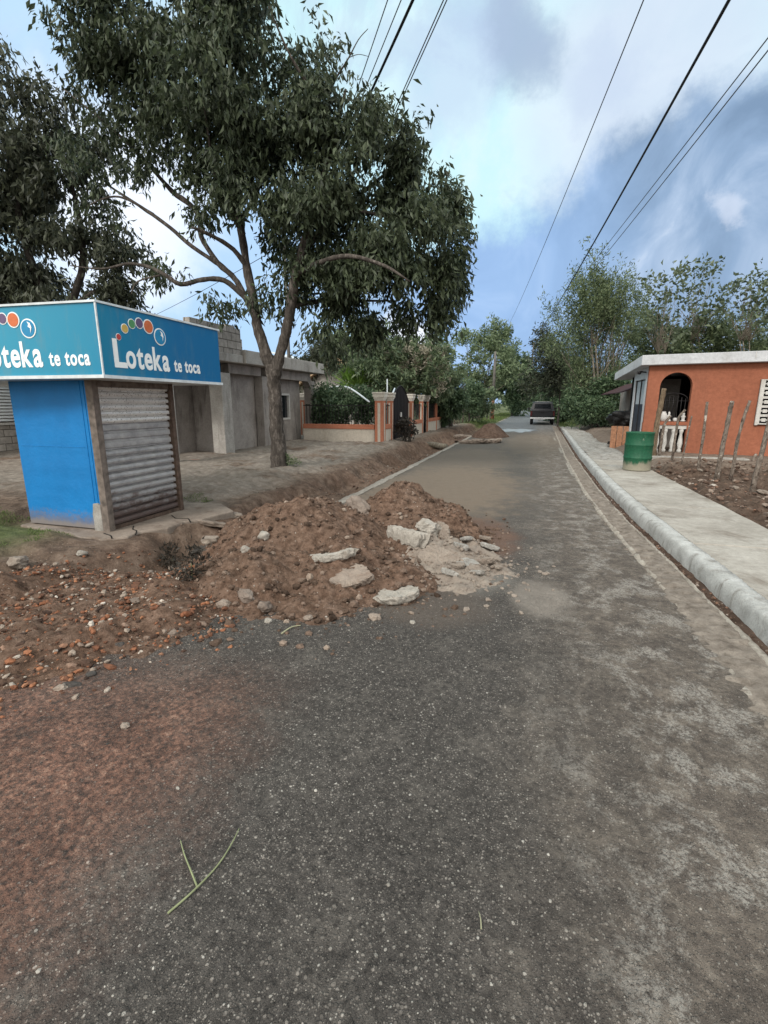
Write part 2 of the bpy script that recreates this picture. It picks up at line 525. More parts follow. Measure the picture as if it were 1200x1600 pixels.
    leafmat('leaf_blossom', (.22, .20, .14), (.46, .42, .34), (.5, .40, .33))
    leafmat('leaf_olive', (.085, .125, .062), (.225, .28, .16), (.36, .39, .27))
    leafmat('leaf_deep', (.038, .070, .036), (.11, .16, .082))
    leafmat('leaf_feather', (.062, .09, .044), (.17, .21, .105), (.28, .30, .18))
    leafmat('leaf_broad', (.05, .07, .04), (.135, .165, .095), (.26, .29, .2))
    leafmat('leaf_palm', (.10, .19, .03), (.20, .32, .06))
    leafmat('leaf_dry', (.028, .024, .018), (.075, .062, .05))
    leafmat('grass_blade', (.07, .10, .032), (.17, .22, .08), (.32, .30, .16), .2, .8)

    # drum
    t = NT('drum_paint')
    p = t.pos('obj')
    x, y, z = t.sep(p)[:3]
    n1 = t.noise(t.scale(p, (1, 1, .35)), 6, 8, .72)
    n2 = t.noise(p, 22, 5, .7)
    c = t.ramp(n2, [(.3, (.005, .055, .027)), (.7, (.011, .10, .048))])
    c = t.mix(t.mr(n1, .62, .68), c, (.32, .36, .28))
    c = t.mix(t.math('MULTIPLY', t.mr(n2, .58, .66), .5), c, (.07, .06, .045))
    w = t.math('SUBTRACT', z, t.math('MULTIPLY', t.math('SUBTRACT', n1, .5), .35))
    c = t.mix(t.math('MULTIPLY', t.mr(w, .24, .13), .9), c, t.mix(n2, (.19, .165, .125), (.30, .27, .21)))
    M['drum_paint'] = t.done(c, .6, 0, t.bump(n2, .3, .006), .35)

    simple('truck_paint', (.008, .008, .012), .45, .3, 3, .0, 0, .5)
    simple('truck_white', (.62, .62, .63), .4, .1, 6, 0)
    simple('rubber', (.018, .018, .018), .85, .3, 20, .2)
    simple('chrome', (.55, .55, .56), .25, .15, 9, 0, .9)
    simple('lamp_red', (.07, .008, .008), .25, .1, 9, 0)
    simple('dark_iron', (.016, .014, .015), .6, .4, 12, .2, .3)
    simple('gate_iron', (.022, .017, .018), .55, .4, 10, .2, .3)
    simple('navy_door', (.018, .024, .038), .5, .3, 5, .1)
    simple('frosted_glass', (.42, .46, .50), .25, .12, 5, 0)
    simple('dark_void', (.006, .006, .006), .95, .2, 5, 0)  # near black: paints the shade inside openings, also used for cracks
    simple('awning_maroon', (.045, .016, .017), .8, .35, 6, .2)
    simple('white_louvre', (.62, .64, .65), .5, .1, 6, 0)
    simple('dark_glass', (.012, .014, .017), .12, .1, 4, 0, 0, .6)
    simple('black_plastic', (.013, .013, .014), .55, .4, 9, .6, bscale=9, bd=.05)
    simple('broom_red', (.45, .04, .04), .6, .2, 9, 0)
    simple('cable_black', (.012, .012, .013), .7, .2, 9, 0)
    simple('cable_grey', (.07, .075, .08), .7, .2, 9, 0)
    simple('pole_wood', (.13, .12, .11), .9, .35, 3, .4)
    simple('pole_band', (.26, .10, .06), .9, .35, 5, .3)
    simple('white_tin', (.62, .66, .70), .5, .15, 3, .1)
    simple('tan_trim', (.42, .30, .19), .8, .2, 4, .1)
    simple('twig_green', (.22, .24, .13), .8, .3, 20, .2)
    simple('dry_leaf', (.30, .29, .19), .8, .3, 20, .1)
    simple('clay_pot', (.50, .48, .46), .7, .2, 8, .1)
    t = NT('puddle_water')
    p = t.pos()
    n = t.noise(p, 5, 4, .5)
    M['puddle_water'] = t.done((.52, .57, .62), .18, 0, t.bump(n, .08, .01), .8)  # pale base colour paints the sky's reflection into the water


# ------------------------------------------------------------------ mesh builder
def icos(sub):
    bm = bmesh.new()
    bmesh.ops.create_icosphere(bm, subdivisions=sub, radius=1)
    bm.verts.index_update()
    v = np.array([q.co[:] for q in bm.verts])
    f = [[w.index for w in q.verts] for q in bm.faces]
    bm.free()
    return v, f


ICO = {k: icos(k) for k in (1, 2, 3, 4)}


class MB:
    def __init__(s):
        s.v, s.f, s.mi, s.sm = [], [], [], []
        s.cur = 0
        s.smooth = False

    def add(s, verts, faces, smooth=None):
        o = len(s.v)
        s.v += [tuple(q) for q in verts]
        sm = s.smooth if smooth is None else smooth
        for f in faces:
            s.f.append([i + o for i in f])
            s.mi.append(s.cur)
            s.sm.append(sm)

    def box(s, a, b, taper=0):
        (x0, y0, z0), (x1, y1, z1) = a, b
        t = taper
        vs = [(x0, y0, z0), (x1, y0, z0), (x1, y1, z0), (x0, y1, z0), (x0 + t, y0 + t, z1), (x1 - t, y0 + t, z1), (x1 - t, y1 - t, z1), (x0 + t, y1 - t, z1)]
        s.add(vs, [(3, 2, 1, 0), (4, 5, 6, 7), (0, 1, 5, 4), (1, 2, 6, 5), (2, 3, 7, 6), (3, 0, 4, 7)], False)

    def tube(s, pts, rad, n=8, cap=True, wob=0.0):
        pts = [Vector(p) for p in pts]
        if not hasattr(rad, '__len__'):
            rad = [rad] * len(pts)
        rings = []
        up = None
        for i, p in enumerate(pts):
            d = (pts[min(i + 1, len(pts) - 1)] - pts[max(i - 1, 0)])
            if d.length < 1e-9:
                d = Vector((0, 0, 1))
            d.normalize()
            if up is None:
                up = d.orthogonal().normalized()
            else:
                up = (up - d * up.dot(d))
                up = up.normalized() if up.length > 1e-6 else d.orthogonal().normalized()
            w = d.cross(up)
            ring = []
            for k in range(n):
                a = 2 * math.pi * k / n
                r = rad[i]
                q = p + (up * math.cos(a) + w * math.sin(a)) * r
                if wob:
                    q += (up * math.cos(a) + w * math.sin(a)) * r * wob * mn.noise(q * (1.1 / max(r, .02)))
                ring.append(q)
            rings.append(ring)
        vs = [q for r in rings for q in r]
        fs = []
        for i in range(len(rings) - 1):
            for k in range(n):
                a, b = i * n + k, i * n + (k + 1) % n
                fs.append((a, b, b + n, a + n))
        if cap:
            fs.append(tuple(reversed(range(n))))
            fs.append(tuple(range(len(vs) - n, len(vs))))
        s.add(vs, fs, True)

    def prism(s, poly, axis, a, b):
        """extrude a 2-D polygon along an axis from a to b"""
        def mk(p, h):
            if axis == 'x':
                return (h, p[0], p[1])
            if axis == 'y':
                return (p[0], h, p[1])
            return (p[0], p[1], h)
        n = len(poly)
        vs = [mk(p, a) for p in poly] + [mk(p, b) for p in poly]
        fs = [tuple(range(n)), tuple(range(2 * n - 1, n - 1, -1))] + [((i + 1) % n, i, i + n, (i + 1) % n + n) for i in range(n)]
        s.add(vs, fs, False)

    def lathe(s, prof, n=24, c=(0, 0, 0), cap=True):
        vs = []
        for r, z in prof:
            for k in range(n):
                a = 2 * math.pi * k / n
                vs.append((c[0] + r * math.cos(a), c[1] + r * math.sin(a), c[2] + z))
        fs = []
        for i in range(len(prof) - 1):
            for k in range(n):
                a, b = i * n + k, i * n + (k + 1) % n
                fs.append((a, b, b + n, a + n))
        if cap:
            fs.append(tuple(reversed(range(n))))
            fs.append(tuple(range(len(vs) - n, len(vs))))
        s.add(vs, fs, True)

    def rock(s, c, size, seed=0, sub=2, rough=.35, rot=None, flat=0.0, freq=1.6):
        v, f = ICO[sub]
        off = Vector((seed * 7.13, seed * 3.7, seed * 1.9))
        out = []
        rm = rot or Euler((random.uniform(-.4, .4), random.uniform(-.4, .4), random.uniform(0, 6.3))).to_matrix()
        for q in v:
            q = Vector(q)
            k = 1 + rough * mn.noise(q * freq + off) + rough * .4 * mn.noise(q * freq * 3 + off)
            # chisel some planes for an angular look
            w = q * k
            if flat:
                w.z = max(-flat, min(flat, w.z)) + .08 * mn.noise(q * 4 + off)
            w = Vector((w.x * size[0], w.y * size[1], w.z * size[2]))
            out.append(Vector(c) + rm @ w)
        s.add(out, f, None)

    def slab(s, size, rm, seed=0, corners=9):
        """a broken slab: angular outline, flat rough top, torn sides"""
        rnd = random.Random(seed)
        an = sorted(2 * math.pi * (k + rnd.uniform(-.3, .3)) / corners for k in range(corners))
        ra = [rnd.uniform(.72, 1.08) for _ in an]
        N = 72
        def rad(a):
            for k in range(corners):
                a0, a1 = an[k], an[(k + 1) % corners] + (2 * math.pi if k == corners - 1 else 0)
                aa = a if a >= an[0] else a + 2 * math.pi
                if a0 <= aa <= a1:
                    p0 = Vector((math.cos(a0), math.sin(a0))) * ra[k]
                    p1 = Vector((math.cos(a1), math.sin(a1))) * ra[(k + 1) % corners]
                    d = Vector((math.cos(aa), math.sin(aa)))
                    e = p1 - p0
                    den = d.x * e.y - d.y * e.x
                    return (p0.x * e.y - p0.y * e.x) / den if abs(den) > 1e-6 else ra[k]
            return 1
        off = Vector((seed * 3.1, seed * 1.7, seed * .9))
        rings = [(.02, 1), (.3, 1), (.55, 1), (.78, 1), (.93, .98), (1.0, .86), (1.03, .45), (1.0, .0), (.95, -.5), (.86, -.9), (.5, -1), (.02, -1)]
        vs = []
        for q, h in rings:
            for k in range(N):
                a = 2 * math.pi * k / N
                r = rad(a) * q
                v = Vector((r * math.cos(a), r * math.sin(a), h))
                n = mn.fractal(v * 2.3 + off, .9, 2, 4)
                n2 = mn.fractal(Vector((v.x, v.y, v.z * .6)) * 6 + off, .8, 2, 3)
                edge = max(0, q - .7)
                v.x *= 1 + .14 * n2 * (edge * 3)
                v.y *= 1 + .14 * n2 * (edge * 3)
                v.z += .28 * n + .20 * n2
                vs.append(rm @ Vector((v.x * size[0], v.y * size[1], v.z * size[2])))
        fs = []
        for j in range(len(rings) - 1):
            for k in range(N):
                a, b = j * N + k, j * N + (k + 1) % N
                fs.append((a, a + N, b + N, b))
        fs.append(tuple(range(N)))
        fs.append(tuple(range(len(vs) - 1, len(vs) - N - 1, -1)))
        s.add(vs, fs, False)

    def build(s, name, mats, parent=None, loc=None, bevel=0.0):
        me = bpy.data.meshes.new(name)
        v = s.v
        if loc is not None:
            v = [(a - loc[0], b - loc[1], c - loc[2]) for a, b, c in v]
        me.from_pydata(v, [], s.f)
        if not isinstance(mats, (list, tuple)):
            mats = [mats]
        for m in mats:
            me.materials.append(M[m] if isinstance(m, str) else m)
        me.polygons.foreach_set('material_index', s.mi)
        me.polygons.foreach_set('use_smooth', s.sm)
        me.update()
        o = bpy.data.objects.new(name, me)
        COL.objects.link(o)
        if parent is not None:
            o.parent = parent
        elif loc is not None:
            o.location = loc
        if bevel:
            b = o.modifiers.new('bevel', 'BEVEL')
            b.width = bevel
            b.segments = 2
            b.limit_method = 'ANGLE'
        return o


def tag(o, label=None, cat=None, group=None, kind=None):
    if label:
        o['label'] = label
    if cat:
        o['category'] = cat
    if group:
        o['group'] = group
    if kind:
        o['kind'] = kind
    return o


def thing(name, label, cat, loc, rz=0.0, group=None):
    o = bpy.data.objects.new(name, None)
    o.empty_display_size = .2
    COL.objects.link(o)
    o.location = loc
    o.rotation_euler = (0, 0, rz)
    return tag(o, label, cat, group)


def copy_tree(o, parent=None):
    c = o.copy()
    COL.objects.link(c)
    if parent is not None:
        c.parent = parent
    for ch in [q for q in bpy.data.objects if q.parent == o]:
        copy_tree(ch, c)
    return c


def np_obj(name, V, T, mat, parent=None):
    me = bpy.data.meshes.new(name)
    nv, nf, k = len(V), len(T), T.shape[1]
    me.vertices.add(nv)
    me.vertices.foreach_set('co', V.astype(np.float32).ravel())
    me.loops.add(nf * k)
    me.loops.foreach_set('vertex_index', T.astype(np.int32).ravel())
    me.polygons.add(nf)
    me.polygons.foreach_set('loop_start', np.arange(0, nf * k, k, dtype=np.int32))
    me.materials.append(M[mat])
    me.update(calc_edges=True)
    me.validate()
    o = bpy.data.objects.new(name, me)
    COL.objects.link(o)
    if parent is not None:
        o.parent = parent
    return o


def unit(v):
    return v / np.maximum(np.linalg.norm(v, axis=1, keepdims=True), 1e-9)


def leaf_arrays(P, D, L, Wd, fold=.25, curl=.25):
    """a folded, drooping leaf (4 triangles) at each point P along direction D"""
    n = len(P)
    D = unit(D)
    r = unit(RNG.normal(size=(n, 3)))
    side = unit(np.cross(D, r))
    nor = np.cross(side, D)
    L = L[:, None]
    Wd = Wd[:, None]
    base = P
    mid = P + D * L * .45 + nor * L * curl * .25
    tip = P + D * L - nor * L * curl * .25
    lf = mid + side * Wd * .5 + nor * Wd * fold
    rt = mid - side * Wd * .5 + nor * Wd * fold
    V = np.stack([base, lf, tip, rt, mid], axis=1).reshape(-1, 3)
    i = np.arange(n)[:, None] * 5
    T = np.concatenate([i + np.array([[0, 4, 1]]), i + np.array([[1, 4, 2]]), i + np.array([[0, 3, 4]]), i + np.array([[3, 2, 4]])], axis=0)
    return V, T


def crown(name, parent, loc, blobs, n_twig, per, L, wr, mat, twig_dir=(0, 0, -1), twig_len=.4, out=.5, droop=.6, jit=.10, shell=.45, Ljit=.3, knot=28, kpull=.7):
    """foliage: twigs spread through the blobs, each a spray of leaves"""
    w = np.array([b[2] * (b[1][0] * b[1][1] * b[1][2]) ** (2 / 3) for b in blobs])
    w /= w.sum()
    cnt = RNG.multinomial(n_twig, w)
    Ps, Ds = [], []
    for (c, r, _), k in zip(blobs, cnt):
        if k == 0:
            continue
        d = unit(RNG.normal(size=(k, 3)))
        rad = shell + (1 - shell) * RNG.random((k, 1)) ** .8
        # knots: pull part of the twigs together so that the crown has clumps and gaps
        nk = max(3, k // knot)
        kn = unit(RNG.normal(size=(nk, 3)))
        pick = kn[RNG.integers(0, nk, k)]
        d = unit(d * .5 + pick * kpull)
        p = np.array(c) + d * rad * np.array(r)
        td = unit(np.array(twig_dir)[None] + d * out + RNG.normal(size=(k, 3)) * .35)
        u = RNG.random((k, per, 1))
        pts = p[:, None] + td[:, None] * u * twig_len + RNG.normal(size=(k, per, 3)) * jit
        ld = td[:, None] * .45 + RNG.normal(size=(k, per, 3)) * .5 + np.array([0, 0, -droop])
        Ps.append(pts.reshape(-1, 3))
        Ds.append(ld.reshape(-1, 3))
    P = np.concatenate(Ps) - np.array(loc)
    D = np.concatenate(Ds)
    ln = L * (1 + Ljit * (RNG.random(len(P)) * 2 - 1))
    V, T = leaf_arrays(P, D, ln, ln * wr)
    return np_obj(name, V, T, mat, parent)


def smooth_path(pts, k=4):
    """Catmull-Rom through points with radii"""
    out = []
    P = [pts[0]] + list(pts) + [pts[-1]]
    for i in range(1, len(P) - 2):
        for j in range(k):
            t = j / k
            a, b, c, d = P[i - 1], P[i], P[i + 1], P[i + 2]
            q = []
            for m in range(len(pts[0])):
                q.append(.5 * (2 * b[m] + (c[m] - a[m]) * t + (2 * a[m] - 5 * b[m] + 4 * c[m] - d[m]) * t * t + (3 * b[m] - a[m] - 3 * c[m] + d[m]) * t ** 3))
            out.append(tuple(q))
    out.append(tuple(pts[-1]))
    return out


make_materials()

# ------------------------------------------------------------------ ground levels
ROAD_L, ROAD_R = -3.08, 1.10


KX = [(-4, 1.88), (2, 1.74), (3.9, 1.66), (5.4, 1.59), (7.5, 1.47), (10, 1.39), (16, 1.38), (23, 1.47), (34, 1.62), (60, 1.7)]


def kerbx(t):
    return float(np.interp(t, [q[0] for q in KX], [q[1] for q in KX]))


def zg(s, t):
    n = mn.fractal(Vector((s * .9, t * .9, 0)), 1.0, 2.0, 4)
    n2 = mn.fractal(Vector((s * 5, t * 5, 3)), .9, 2.0, 4)
    if abs(s) > 60 or t > 160 or t < -30:
        return -.05
    if s > ROAD_R - .05:                        # right: yard
        if s < 2.5:
            return -.14
        f = sstep(2.6, 3.3, s)
        z = lerp(.02, .10, f) + sstep(10, 16, t) * .16 * f
        rough = (.15 if t < 13.5 else .025) * sstep(2.7, 3.0, s)
        if t > 45:
            rough *= .5
        return z + rough * n + .10 * n2 * sstep(2.7, 3.0, s) * (1 if t < 13.5 else .2)
    if s > ROAD_L + .12:
        return -.16
    # left
    pres = sstep(43, 33, t)
    e0 = -3.14 + .08 * n + .05 * n2
    wid = .95 + .3 * n + .12 * n2
    inn = sstep(e0, e0 - .3, s) * sstep(e0 - wid - .45, e0 - wid + .1, s)
    fill = sstep(4.6, 3.6, t) * .75
    bank = sstep(e0 - wid + .1, e0 - wid - .35, s)
    z = -.02 + .12 * bank + .10 * bank * sstep(11, 19, t) + .10 * bank * sstep(-4.6, -5.4, s) * sstep(24, 14, t)
    z = z * pres + (1 - pres) * .05 * bank
    z -= inn * (.23 + .22 * n) * pres * (1 - fill)
    if t < 2.6:
        z = lerp(z, -.02, sstep(2.8, 1.6, t))
    z += .06 * n * (.4 + bank) + .04 * n2 * (1 if s > -9 else .5)
    pad = sstep(-7.0, -6.6, s) * sstep(-3.95, -4.35, s) * sstep(4.0, 4.35, t) * sstep(6.9, 6.4, t)
    return lerp(z, min(z, .055), pad)


HEAP_POLY = [(-2.55, 2.95), (-2.0, 2.98), (-1.45, 3.15), (-.95, 3.6), (-.62, 4.2), (-.5, 5.1), (-.36, 6.1), (-1.1, 7.15), (-2.2, 7.35), (-3.0, 7.0), (-3.75, 5.6), (-3.55, 4.4), (-3.15, 3.5)]
PEAKS = [(-2.38, 4.75, .66, 1.15), (-1.66, 6.35, .60, .95), (-2.9, 4.75, .46, .9), (-1.75, 4.2, .34, .9), (-1.25, 5.2, .30, .7), (-2.45, 3.7, .33, .7), (-.85, 6.0, .12, .8), (-1.15, 4.1, .17, .6), (-3.2, 5.4, .38, .8), (-1.1, 6.35, .33, .8)]


def poly_d(P, x, y):
    inside = False
    best = 1e9
    n = len(P)
    for i in range(n):
        ax, ay = P[i]
        bx, by = P[(i + 1) % n]
        if (ay > y) != (by > y) and x < (bx - ax) * (y - ay) / (by - ay) + ax:
            inside = not inside
        dx, dy = bx - ax, by - ay
        u = max(0, min(1, ((x - ax) * dx + (y - ay) * dy) / (dx * dx + dy * dy)))
        best = min(best, math.hypot(x - ax - u * dx, y - ay - u * dy))
    return best if inside else -best


def heap_h(x, y, fine=True):
    n = mn.fractal(Vector((x * 1.3, y * 1.3, 9)), .9, 2.0, 3)
    d = poly_d(HEAP_POLY, x + .10 * mn.noise(Vector((x * 3, y * 3, 5))), y + .10 * mn.noise(Vector((x * 3, y * 3, 8))))
    if d < -.25:
        return -.3
    m = 0.0
    for cx, cy, h, r in PEAKS:
        q = math.hypot(x - cx, y - cy) / r
        # cone with rounded tip: loose earth at its angle of repose
        m = max(m, h * (1.12 - math.sqrt(q * q * 1.15 + .015)))
    m = max(m, .05)
    z = m * (1 + .22 * n) * sstep(-.02, .32, d) + min(d, 0) * 1.2 - .012
    if fine:
        z += (.05 * mn.fractal(Vector((x * 5, y * 5, 1)), .8, 2.1, 4) + .055 * (.45 - abs(mn.noise(Vector((x * 9, y * 9, 6))))) + .035 * (.4 - abs(mn.noise(Vector((x * 21, y * 21, 2)))))) * sstep(-.1, .25, d)
    return z


def surf(x, y):
    road = 0.0 if ROAD_L < x < 1.5 else -1
    if kerbx(y) + .15 < x < 2.7:
        road = .15
    return max(road, zg(x, y), heap_h(x, y))


def onsurf(px, py):
    r, _ = pray(px, py)
    o = Vector((0, 0, CAMH))
    t = .8
    while t < 60:
        p = o + r * t
        if p.z < surf(p.x, p.y):
            return p
        t += .02 if t < 12 else .1
    return GP(px, py)


def axis(parts):
    out = []
    for a, b, n in parts:
        out += list(np.linspace(a, b, n, endpoint=False))
    out.append(parts[-1][1])
    return out


def sheet(name, xs, ys, zf, mat, smooth=True):
    V = np.array([(x, y, zf(x, y)) for y in ys for x in xs])
    nx, ny = len(xs), len(ys)
    i, j = np.meshgrid(np.arange(nx - 1), np.arange(ny - 1))
    a = (j * nx + i).ravel()
    T = np.stack([a, a + 1, a + 1 + nx, a + nx], axis=1)
    o = np_obj(name, V, T, mat)
    if smooth:
        o.data.polygons.foreach_set('use_smooth', [True] * len(T))
    return o


def build_setting():
    xs = axis([(-900, -60, 6), (-60, -16, 14), (-16, -7, 36), (-7, -2.9, 86), (-2.9, 1, 8), (1, 2.4, 6), (2.4, 6.5, 80), (6.5, 14, 40), (14, 60, 14), (60, 900, 6)])
    ys = axis([(-300, -4, 8), (-4, 1, 12), (1, 9, 150), (9, 22, 150), (22, 45, 90), (45, 120, 40), (120, 1500, 12)])
    tag(sheet('ground', xs, ys, zg, 'earth'), kind='structure')

    def zr(x, y):
        z = -.012 * ((x + 1) / 2.1) ** 2 + .006 + .010 * mn.fractal(Vector((x * .8, y * .8, 4)), 1, 2, 3) if y < 60 else -.0
        k = kerbx(y)
        return z - .07 * sstep(k - .25, k - .12, x)
    xs = list(np.linspace(ROAD_L, .9, 38)) + list(np.linspace(.94, 1.86, 22))
    ys = axis([(-3, 9, 120), (9, 40, 100), (40, 400, 40)])
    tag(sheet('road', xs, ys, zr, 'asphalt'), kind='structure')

    def ribbon(name, prof, y0, y1, n, mat, wob=.0, kind='structure', nz=.0, smooth=True, curve=None, frq=6, fade=None):
        ys = np.linspace(y0, y1, n)
        V, T = [], []
        k = len(prof)
        for y in ys:
            c = curve(y) if curve else 0
            sink = .03 * sstep(fade[0], fade[1], y + 1.2 * mn.noise(Vector((y * 1.5, 4, 4)))) if fade else 0
            for q, (x, z) in enumerate(prof):
                w = wob * (mn.noise(Vector((q * 2.3, y * 1.3, 2))) + .5 * mn.noise(Vector((q * 1.7, y * 4.1, 5))))
                V.append((c + x + w, y, z - sink + nz * mn.fractal(Vector((x * frq + w, y * frq, 7)), .9, 2, 4)))
        for i in range(n - 1):
            for j in range(k - 1):
                a = i * k + j
                T.append((a, a + 1, a + 1 + k, a + k))
        o = np_obj(name, np.array(V), np.array(T), mat)
        if smooth:
            o.data.polygons.foreach_set('use_smooth', [True] * len(T))
        tag(o, kind=kind)
        return o
    ribbon('gutter', [(-.52, -.035), (-.45, -.012), (-.38, .006), (-.32, .012), (-.27, .014), (-.2, .013), (-.15, .016), (-.12, -.002), (-.1, -.05)], -2.5, 38, 1100, 'gutter_sand', .035, nz=.024, curve=kerbx, frq=13)
    ribbon('gutter_channel', [(-.15, -.012), (-.08, -.022), (-.02, -.02), (.06, -.02)], -2.5, 38, 500, 'damp_earth', .012, nz=.015, curve=kerbx, frq=9)
    ribbon('sand_ridge', [(-.155, -.02), (-.14, .017), (-.115, .020), (-.10, -.02)], -2.5, 30, 600, 'pale_sand', .02, nz=.012, curve=kerbx, frq=9)
    ribbon('sand_ridge', [(-.44, -.02), (-.425, .008), (-.40, .017), (-.385, .016), (-.37, -.02)], 1.5, 30, 700, 'pale_sand', .022, nz=.02, curve=kerbx, frq=11, fade=(6.5, 4.0))
    ribbon('kerb', [(.0, -.1), (.004, .0), (.012, .06), (.020, .105), (.032, .132), (.055, .148), (.09, .153), (.13, .154), (.176, .150), (.186, .10)], -2.5, 34, 1400, 'kerb_concrete', .014, nz=.009, curve=kerbx, frq=23)
    # painted edge line: two worn dashes are left farther along
    for (ya, yb) in ((12.2, 14.6), (17.5, 19.6), (23.5, 25.2)):
        m = MB()
        N = 24
        pts = []
        for k in range(N + 1):
            yy = lerp(ya, yb, k / N)
            pts.append((.93 + .012 * mn.noise(Vector((yy * 3, 1, 0))), yy, zr(.93, yy) + .005, .05 * (.75 + .5 * mn.noise(Vector((yy * 5, 3, 0))))))
        vs = [(q[0] - q[3], q[1], q[2]) for q in pts] + [(q[0] + q[3], q[1], q[2]) for q in pts]
        m.add(vs, [(k, k + N + 1, k + N + 2, k + 1) for k in range(N)])
        tag(m.build('road_marking', 'old_paint_line'), kind='structure')
    ribbon('road_edge', [(ROAD_L - .09, -.12), (ROAD_L - .07, .012), (ROAD_L + .05, .016), (ROAD_L + .08, .004)], 7.2, 60, 420, 'old_paint_line', .05, nz=.012)
    # sidewalk slabs with joints
    m = MB()
    y = -2.5
    while y < 12.6:
        y1 = y + 2.1
        zz = .149 + random.uniform(-.003, .004)
        inner = lambda t: float(np.interp(t, [-3, 5, 9, 13], [2.95, 2.85, 2.76, 2.62])) + .02 * mn.noise(Vector((t * 2, 0, 0)))
        N = 10
        L = [(kerbx(lerp(y, y1 - .02, k / N)) + .186, lerp(y, y1 - .02, k / N)) for k in range(N + 1)]
        I = [(inner(lerp(y, y1 - .02, k / N)), lerp(y, y1 - .02, k / N)) for k in range(N, -1, -1)]
        P = L[::-1] + I[::-1]
        m.prism(P, 'z', -.1, zz)
        y = y1
    tag(m.build('sidewalk', 'sidewalk_concrete', bevel=.012), kind='structure')
    # broken, rubbly stretch of pavement beyond the drum
    def zp(x, y):
        n = mn.fractal(Vector((x * 2.2, y * 2.2, 4)), .8, 2.2, 4)
        e = sstep(2.9, 2.6, x + .25 * mn.noise(Vector((x, y * .8, 1))))
        return lerp(-.1, .125, e) + .07 * n * e
    tag(sheet('broken_pavement', list(np.linspace(1.56, 3.1, 30)), list(np.linspace(12.45, 34, 300)), zp, 'rough_concrete', False), kind='structure')
    # puddle
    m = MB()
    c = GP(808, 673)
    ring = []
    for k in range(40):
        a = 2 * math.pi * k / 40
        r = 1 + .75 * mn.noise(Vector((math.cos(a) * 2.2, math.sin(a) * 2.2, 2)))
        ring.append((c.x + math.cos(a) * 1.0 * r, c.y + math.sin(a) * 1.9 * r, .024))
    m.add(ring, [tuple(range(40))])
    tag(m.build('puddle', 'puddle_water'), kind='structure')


build_setting()

